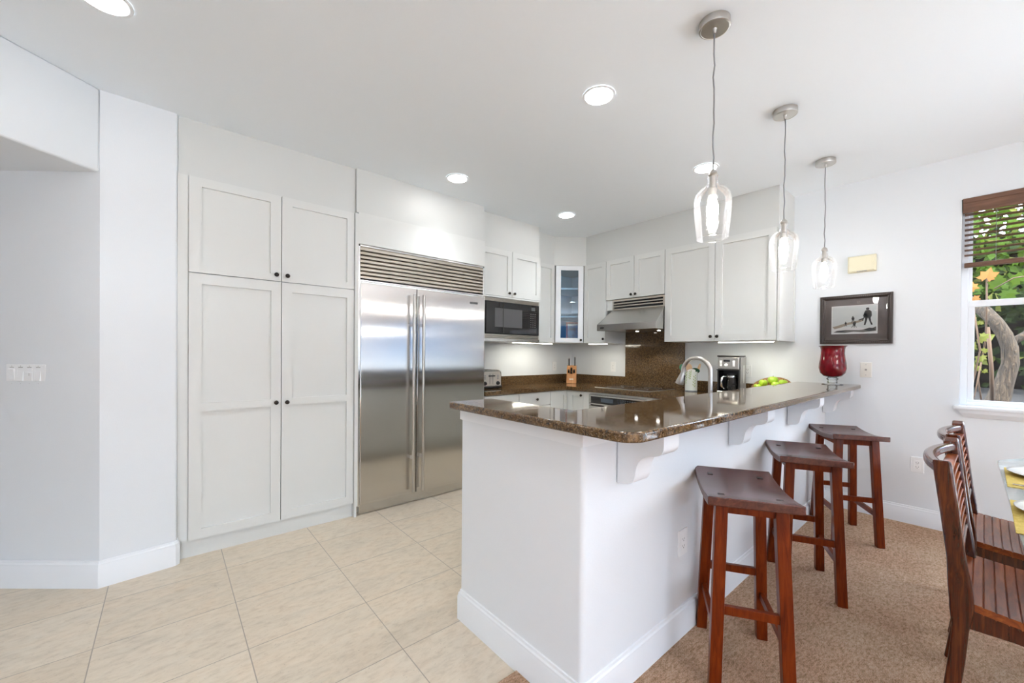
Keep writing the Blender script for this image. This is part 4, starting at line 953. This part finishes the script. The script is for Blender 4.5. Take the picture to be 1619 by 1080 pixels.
sw = thing('light_switch_plate', 'white four-gang light switch plate by the hall opening', 'switch', TS(SA, 0, SZ))
MB().box(SA-SW/2, SA+SW/2, 0, .006, SZ-SH/2, SZ+SH/2, TS).build('plate', 'plast', sw, bevel=.0025)
for i in range(4):
    a = SA+(1.5-i)*SW*.222+.004
    if i != 2:
        m = MB(); tz = .004 if i else -.004
        m.add([TS(a+x, d, SZ+z) for x, d, z in ((-.0165, .006, -.034), (.0165, .006, -.034), (.0165, .006, .034), (-.0165, .006, .034), (-.015, .009+tz, -.032), (.015, .009+tz, -.032), (.015, .009-tz, .032), (-.015, .009-tz, .032))],
            [(0, 1, 5, 4), (1, 2, 6, 5), (2, 3, 7, 6), (3, 0, 4, 7), (4, 5, 6, 7)]); m.build('rocker', 'plast', sw)
    else:
        MB().box(a-.0165, a+.0165, .006, .008, SZ-.034, SZ+.034, TS).build('dimmer_plate', 'plast', sw)
        MB().box(a-.012, a+.012, .008, .017, SZ+.009, SZ+.016, TS).build('dimmer_slider', 'plast', sw, bevel=.001)
        MB().box(a-.001, a+.001, .008, .0085, SZ-.006, SZ+.009, TS).build('dimmer_slot', 'grey', sw)
    m = MB(); m.box(a-.012, a+.012, .006, .0062, SZ+.0385, SZ+.0425, TS); m.build('label_mark', mat('pale_print', (.5, .5, .5), .6) if i == 0 else 'grey', sw)
    m = MB()
    for zz in (SZ+.0475, SZ-.0475): m.lathe([(.0022, .006), (1e-5, .0068)], n=8, T=lambda x, y, q_: TS(a+x, q_, zz+y))
    m.build('screws', 'grey', sw)

# ================================================================== LIGHTS
cans = [('recessed ceiling light over the floor between bar and refrigerator', 1.835, 1.415), ('recessed ceiling light in front of the refrigerator', 1.823, 2.845), ('recessed ceiling light in front of the glass corner cabinet', 3.158, 2.838), ('recessed ceiling light behind the first pendant lamp', 3.165, 1.412), ('recessed ceiling light cut by the picture edge near the hall opening', -.20, 2.372)]
for label, x, y in cans+[(None, .4, .35), (None, -1.8, .9), (None, 2.9, -1.6), (None, .9, -2.2), (None, -1.8, -2.2)]:  # those with None are unseen extra cans, added to raise the light level
    o = thing('recessed_light', label or 'unseen recessed ceiling light added to brighten the room from outside the picture', 'ceiling light', (x, y, H), 'recessed ceiling lights')
    MB().lathe([(.092, H-.001), (.090, H-.005), (.078, H-.006), (.074, H-.002)], (x, y, 0), 40, False).build('trim_ring', 'trim', o, smooth=True)
    MB().lathe([(1e-5, H-.004), (.076, H-.004)], (x, y, 0), 40, False).build('lens', 'lens', o)
    l = bpy.data.lights.new('can_light', 'SPOT'); l.energy = CAN; l.spot_size = radians(112); l.spot_blend = 1; l.shadow_soft_size = .07; l.color = (.94, .98, 1)
    a = bpy.data.objects.new('can_light', l); COL.objects.link(a); a.parent = o; a.location = (0, 0, -.03)
def pendant(label, x, seed):
    random.seed(seed); y = .775
    o = thing('pendant_lamp', label, 'pendant lamp', (x, y, H), 'glass pendants over the breakfast bar')
    MB().lathe([(.062, H-.0005), (.063, H-.026), (.061, H-.031), (.056, H-.0325), (.054, H-.031), (.010, H-.0315), (.0075, H-.036), (.006, H-.052), (1e-5, H-.052)], (x, y, 0), 40).build('canopy', 'nickel', o, smooth=35)
    pts = [(x, y, H-.04)]; dx = 0; n = 12
    for i in range(1, n): pts.append((x+random.uniform(-.003, .003), y+random.uniform(-.003, .003), H-.04-(H-.04-2.10)*i/n))
    pts.append((x, y, 2.095)); MB().tube(pts, .0033, 8).build('cord', 'cord', o, smooth='all')
    MB().lathe([(.006, 2.100), (.010, 2.095), (.017, 2.088), (.019, 2.078), (.013, 2.070), (.012, 2.02), (.018, 2.015), (.019, 1.985), (1e-5, 1.984)], (x, y, 0), 24).build('socket', 'nickel', o, smooth=35)
    MB().lathe([(.0200, 2.078), (.0235, 2.072), (.0215, 2.060), (.0225, 2.038), (.030, 2.027), (.052, 2.015), (.069, 1.992), (.0755, 1.962), (.0745, 1.920), (.0695, 1.860), (.0625, 1.800)], (x, y, 0), 40, False).build('glass_shade', 'shade', o, smooth='all')
    MB().lathe([(.0618, 1.8005), (.0632, 1.7985), (.0638, 1.801), (.0625, 1.803)], (x, y, 0), 40, False).build('rim', 'shade', o, smooth='all')
    MB().lathe([(.010, 1.986), (.013, 1.972), (.022, 1.945), (.0245, 1.92), (.021, 1.897), (.012, 1.882), (1e-5, 1.878)], (x, y, 0), 24).build('bulb', 'bulb', o, smooth='all')
pendant('seeded glass pendant lamp hanging closest to the rounded bar corner', 1.806, 3)
pendant('seeded glass pendant lamp hanging in the middle of the row of three', 2.768, 4)
pendant('seeded glass pendant lamp hanging by the wall with the picture', 3.700, 5)

ch_ = thing('chandelier', 'five-armed dining chandelier over the glass table outside the picture', 'chandelier', (2.75, -.80, H))
MB().lathe([(.06, H-.001), (.058, H-.02), (.01, H-.03)], (2.75, -.8, 0), 24).build('canopy', 'bronze', ch_, smooth=True)
MB().tube([(2.75, -.8, H-.02), (2.75, -.8, 1.55)], .008, 8).build('stem', 'bronze', ch_)
for i in range(5):
    w_ = 2*pi*i/5+.3; px, py = 2.75+.26*cos(w_), -.8+.26*sin(w_)
    MB().tube([(2.75, -.8, 1.59), ((2.75+px)/2, (-.8+py)/2, 1.53), (px, py, 1.59)], .007, 8).build('arm', 'bronze', ch_, smooth='all')
    MB().lathe([(.012, 1.59), (.014, 1.63), (.012, 1.64)], (px, py, 0), 14).build('socket', 'bronze', ch_)
    MB().ball((px, py, 1.675), .035, 16).build('bulb', 'chbulb', ch_, smooth='all')

# ================================================================== FURNITURE
def make_stool():
    r = thing('bar_stool', None, 'bar stool', (0, 0, 0), 'dark cherry saddle-seat bar stools')
    L_, B_, zt = .455, .315, .750
    m = MB(); nx = 18; rows = []
    for side in (0, 1):
        for i in range(nx+1):
            u = -1+2*i/nx; x = u*L_/2; zz = zt-.022*(1-u*u); th = .030+.004*u*u
            for y in (-B_/2, B_/2): rows.append((x, y, zz if side == 0 else zz-th))
    k = (nx+1)*2; fs = []
    for i in range(nx):
        a = i*2; fs += [(a, a+2, a+3, a+1), (k+a, k+a+1, k+a+3, k+a+2), (a, k+a, k+a+2, a+2), (a+1, a+3, k+a+3, k+a+1)]
    fs += [(0, 1, k+1, k), (2*nx, k+2*nx, k+2*nx+1, 2*nx+1)]
    m.add(rows, fs); seat = m.build('seat', 'cherrytop', r, bevel=.004, smooth=30, weld=True)
    tx, ty, bx_, by_ = .152, .100, .192, .124
    for sx_ in (-1, 1):
        for sy_ in (-1, 1):
            a = (sx_*tx, sy_*ty, .722); b = (sx_*bx_, sy_*by_, 0)
            m = MB(); w = .043; vs = []
            for (X, Y, Z) in (b, a):
                for i, j in ((-1, -1), (1, -1), (1, 1), (-1, 1)): vs.append((X+i*w/2, Y+j*w/2, Z))
            m.add(vs, [(3, 2, 1, 0), (4, 5, 6, 7), (0, 1, 5, 4), (1, 2, 6, 5), (2, 3, 7, 6), (3, 0, 4, 7)]); m.build('leg', 'cherry', r, bevel=.003)
            u = tx/(L_/2); zz = zt-.022*(1-u*u)
            MB().box(sx_*tx-.015, sx_*tx+.015, sy_*ty-.011, sy_*ty+.011, zz-.004, zz+.0008).build('peg', mat('dark_peg', (.012, .006, .005), .35) if 'peg' not in M else 'peg', seat)
    leg = lambda z: (bx_+(tx-bx_)*z/.722, by_+(ty-by_)*z/.722)
    lx, ly = leg(.305)
    for s_ in (-1, 1): MB().box(s_*lx-.010, s_*lx+.010, -ly+.014, ly-.014, .289, .322).build('stretcher', 'cherry', r, bevel=.002)
    lx, ly = leg(.205)
    for s_ in (-1, 1): MB().box(-lx+.014, lx-.014, s_*ly-.010, s_*ly+.010, .190, .223).build('stretcher', 'cherry', r, bevel=.002)
    lx, ly = leg(.69)
    for s_ in (-1, 1):
        MB().box(s_*lx-.009, s_*lx+.009, -ly+.01, ly-.01, .672, .716).build('apron', 'cherry', r)
        MB().box(-lx+.01, lx-.01, s_*ly-.009, s_*ly+.009, .665, .705).build('apron', 'cherry', r)
    return r
M['peg'] = mat('dark_peg', (.012, .006, .005), .35)
st = make_stool(); sts = [st, copy_tree(st), copy_tree(st)]
for o, (x, y, a, label) in zip(sts, ((1.826, .652, 31, 'dark cherry bar stool closest to the rounded end of the bar'), (2.752, .656, 26, 'dark cherry bar stool in the middle of the row of three'), (3.742, .645, 31, 'dark cherry bar stool standing closest to the window wall'))):
    o.location = (x, y, .010); o.rotation_euler = (0, 0, radians(a)); o['label'] = label
def make_chair():
    # local: x along the back, -y is the way it faces
    r = thing('dining_chair', None, 'dining chair', (0, 0, 0), 'glossy slat-back dining chairs')
    W_ = .485
    sy = lambda z: .035 + (.085-.035)*max(0, (z-.45)/.48)**1.15
    for s_ in (-1, 1):
        m = MB(); zs = [0, .12, .25, .36, .43, .455, .50, .60, .75, .88, .925]; vs = []; fs = []
        for z in zs:
            y = sy(z)+(.038*(1-z/.43)**1.6 if z < .43 else 0); w = .042 if z > .46 else (.046 if z > .36 else .040-.005*(1-z/.36)); d_ = (.046 if z > .50 else .058) if z > .36 else .040
            x = s_*(W_/2+(.045*((z-.45)/.48) if z > .45 else 0))
            for i, j in ((-1, -1), (1, -1), (1, 1), (-1, 1)): vs.append((x+i*w/2, y+j*d_/2, z+(.008*i*s_ if z > .9 else 0)))
        for q_ in range(len(zs)-1):
            for j in range(4): jj = (j+1) % 4; fs.append((q_*4+j, q_*4+jj, q_*4+4+jj, q_*4+4+j))
        fs += [(3, 2, 1, 0), tuple(len(vs)-4+i for i in range(4))]
        m.add(vs, fs); m.build('rear_leg', 'maho', r, bevel=.007, seg=3, smooth=30)
        MB().bar((s_*(W_/2-.005), -.385, 0), (s_*(W_/2-.01), -.385, .425), .040, .040, (0, 1, 0), .046, .046).build('front_leg', 'maho', r, bevel=.004)
        m = MB(); pr = [(-.40, .432), (.02, .432), (.02, .368), (-.08, .372), (-.22, .362), (-.40, .372)]
        m.prism(pr, s_*(W_/2-.002)-.013, s_*(W_/2-.002)+.013, lambda y, z, x: (x, y, z)); m.build('side_apron', 'maho', r, bevel=.003)
    for y in (-.39, .015): MB().box(-W_/2+.02, W_/2-.02, y-.012, y+.012, .365, .428).build('apron', 'maho', r, bevel=.003)
    m = MB(); n = 17; vs = []; fs = []; nx = 14
    for j in range(n*10+1):     # fluted boards running across, dished seat
        v = j/(n*10); y = .040-.455*v; ph = v*n-math.floor(v*n)
        fl = -.0035*(abs(ph-.5)*2)**14
        for i in range(nx+1):
            u = -1+2*i/nx; x = u*(W_/2+.012+.01*v)
            z = .462-.020*(1-u*u)*sin(pi*min(1, v*1.1+.05))-.012*v*v*0-.016*sin(pi*min(v*1.15, 1))+fl
            vs.append((x, y, z))
    rw = nx+1; J = n*10+1
    for j in range(J-1):
        for i in range(nx): fs.append((j*rw+i, j*rw+i+1, (j+1)*rw+i+1, (j+1)*rw+i))
    k = len(vs); bot = []
    for j in range(J):
        for i in range(rw): p_ = vs[j*rw+i]; bot.append((p_[0], p_[1], p_[2]-.024))
    vs += bot
    for j in range(J-1):
        for i in range(nx): fs.append((k+j*rw+i, k+(j+1)*rw+i, k+(j+1)*rw+i+1, k+j*rw+i+1))
        fs += [(j*rw, (j+1)*rw, k+(j+1)*rw, k+j*rw), (j*rw+nx, k+j*rw+nx, k+(j+1)*rw+nx, (j+1)*rw+nx)]
    for i in range(nx): fs += [(i, k+i, k+i+1, i+1), ((J-1)*rw+i, (J-1)*rw+i+1, k+(J-1)*rw+i+1, k+(J-1)*rw+i)]
    m.add(vs, fs); m.build('seat', 'mahotop', r, smooth=35)
    def rail(name, z, h, d_, bow, mt='maho', rise=0):
        m = MB(); n_ = 12; vs = []; fs = []; w0 = W_/2+.045*max(0, (z-.45)/.48)-.008
        for i in range(n_+1):
            u = -1+2*i/n_; x = u*w0; y = sy(z)+bow*(1-u*u); zz = z+rise*(1-u*u)
            for a, b in ((-1, -1), (1, -1), (1, 1), (-1, 1)): vs.append((x, y+a*d_/2, zz+b*h/2))
        for i in range(n_):
            for j in range(4): jj = (j+1) % 4; fs.append((i*4+j, i*4+jj, i*4+4+jj, i*4+4+j))
        fs += [(3, 2, 1, 0), tuple(n_*4+i for i in range(4))]
        m.add(vs, fs); return m.build(name, mt, r, bevel=min(h, d_)*.3, seg=3, smooth=40)
    rail('top_rail', .895, .034, .036, .048)
    for i in range(8): rail('back_slat', .862-i*.0345, .010, .034, .004, 'mahotop')
    rail('lower_rail', .578, .030, .034, .004)
    return r
ch = make_chair(); c2 = copy_tree(ch)
for o, x, y, a, label in ((ch, 2.300, .005, 0, 'slat-back dining chair at the near corner of the glass table'), (c2, 3.015, .004, 0, 'slat-back dining chair further along the table, closer to the window')):
    o.location = (x, y, .010); o.rotation_euler = (0, 0, radians(a)); o['label'] = label
# glass dining table
tb = thing('dining_table', 'glass-topped dining table set with yellow place mats', 'table', (2.55, -.6, .010))
X0, X1, Ya, Yb, r_ = 1.55, 3.60, -.056, -1.12, .22
poly = arc(X1-r_-.1, Ya-r_, r_, 90, 60, 6)+arc(X1-r_, Ya-r_-.06, r_, 55, 0, 10)+arc(X1-r_, Yb+r_, r_, 0, -90, 12)+arc(X0+r_, Yb+r_, r_, 270, 180, 12)+arc(X0+r_, Ya-r_, r_, 180, 90, 12)
poly = [(x, y-.019*(3.1-x)) for x, y in poly][:: -1]
m = MB(); k = len(poly); m.add([(x, y, .738) for x, y in poly]+[(x, y, .750) for x, y in poly], [tuple(range(k)), tuple(range(k, 2*k))[::-1]]); m.cur = 1
m.add([(x, y, .738) for x, y in poly]+[(x, y, .750) for x, y in poly], [(i, (i+1) % k, k+(i+1) % k, k+i) for i in range(k)])
m.build('glass_top', ['tblglass', 'tbledge'], tb)
for x in (2.1, 3.05):
    MB().box(x-.05, x+.05, -1.0, -.45, .010, .06).build('foot', 'maho', tb, bevel=.01); MB().box(x-.04, x+.04, -.78, -.66, .06, .70).build('pedestal', 'maho', tb, bevel=.01); MB().box(x-.05, x+.05, -1.0, -.45, .70, .7375).build('bearer', 'maho', tb, bevel=.005)
m = mat('yellow_woven', (.55, .40, .07), .9); t = NT(m); wv = t.new('TexChecker'); wv.inputs['Scale'].default_value = 130; t.link(t.coord(), wv.inputs['Vector']); wv.inputs[1].default_value = (.62, .47, .10, 1); wv.inputs[2].default_value = (.40, .29, .05, 1)
t.color(t.mix(.5, wv.outputs['Color'], t.ramp(t.noise(t.coord(), 60, 3), [(.3, (.42, .31, .05)), (.7, (.70, .56, .20))]))); t.bump(wv.outputs['Fac'], .5, .002); M['woven'] = m
for i, (x0, x1, wl_) in enumerate(((2.672, 3.125, 'by the far chair'), (1.985, 2.428, 'by the near chair'))):
    cxp = (x0+x1)/2
    o = MB().box(x0, x1, -.38, -.070, .7505, .7535).build('place_mat', 'woven', bevel=.001); o.name = 'place_mat'
    tag(o, 'yellow woven place mat on the glass table '+wl_, 'place mat', 'yellow place mats on the glass table')
    pl = MB(); pc = (cxp+.075, -.222, 0)
    pl.lathe([(1e-5, .754), (.075, .754), (.085, .757), (.138, .769), (.148, .772), (.1485, .774), (.138, .7725), (.084, .761), (.07, .7585), (1e-5, .7585)], pc, 48); o = pl.build('dinner_plate', 'white', smooth='all')
    tag(o, 'white glazed dinner plate on the yellow place mat '+wl_, 'plate', 'white plates on the glass table')
kn = thing('dinner_knife', 'steel dinner knife lying on the yellow place mat by the far chair', 'knife', (2.72, -.2, .7535))
MB().bar((2.716, -.085, .7565), (2.722, -.19, .7565), .013, .005).build('handle', 'chrome', kn, bevel=.002); MB().bar((2.722, -.19, .756), (2.727, -.29, .756), .018, .0016, (0, 0, 1), .010).build('blade', 'chrome', kn)
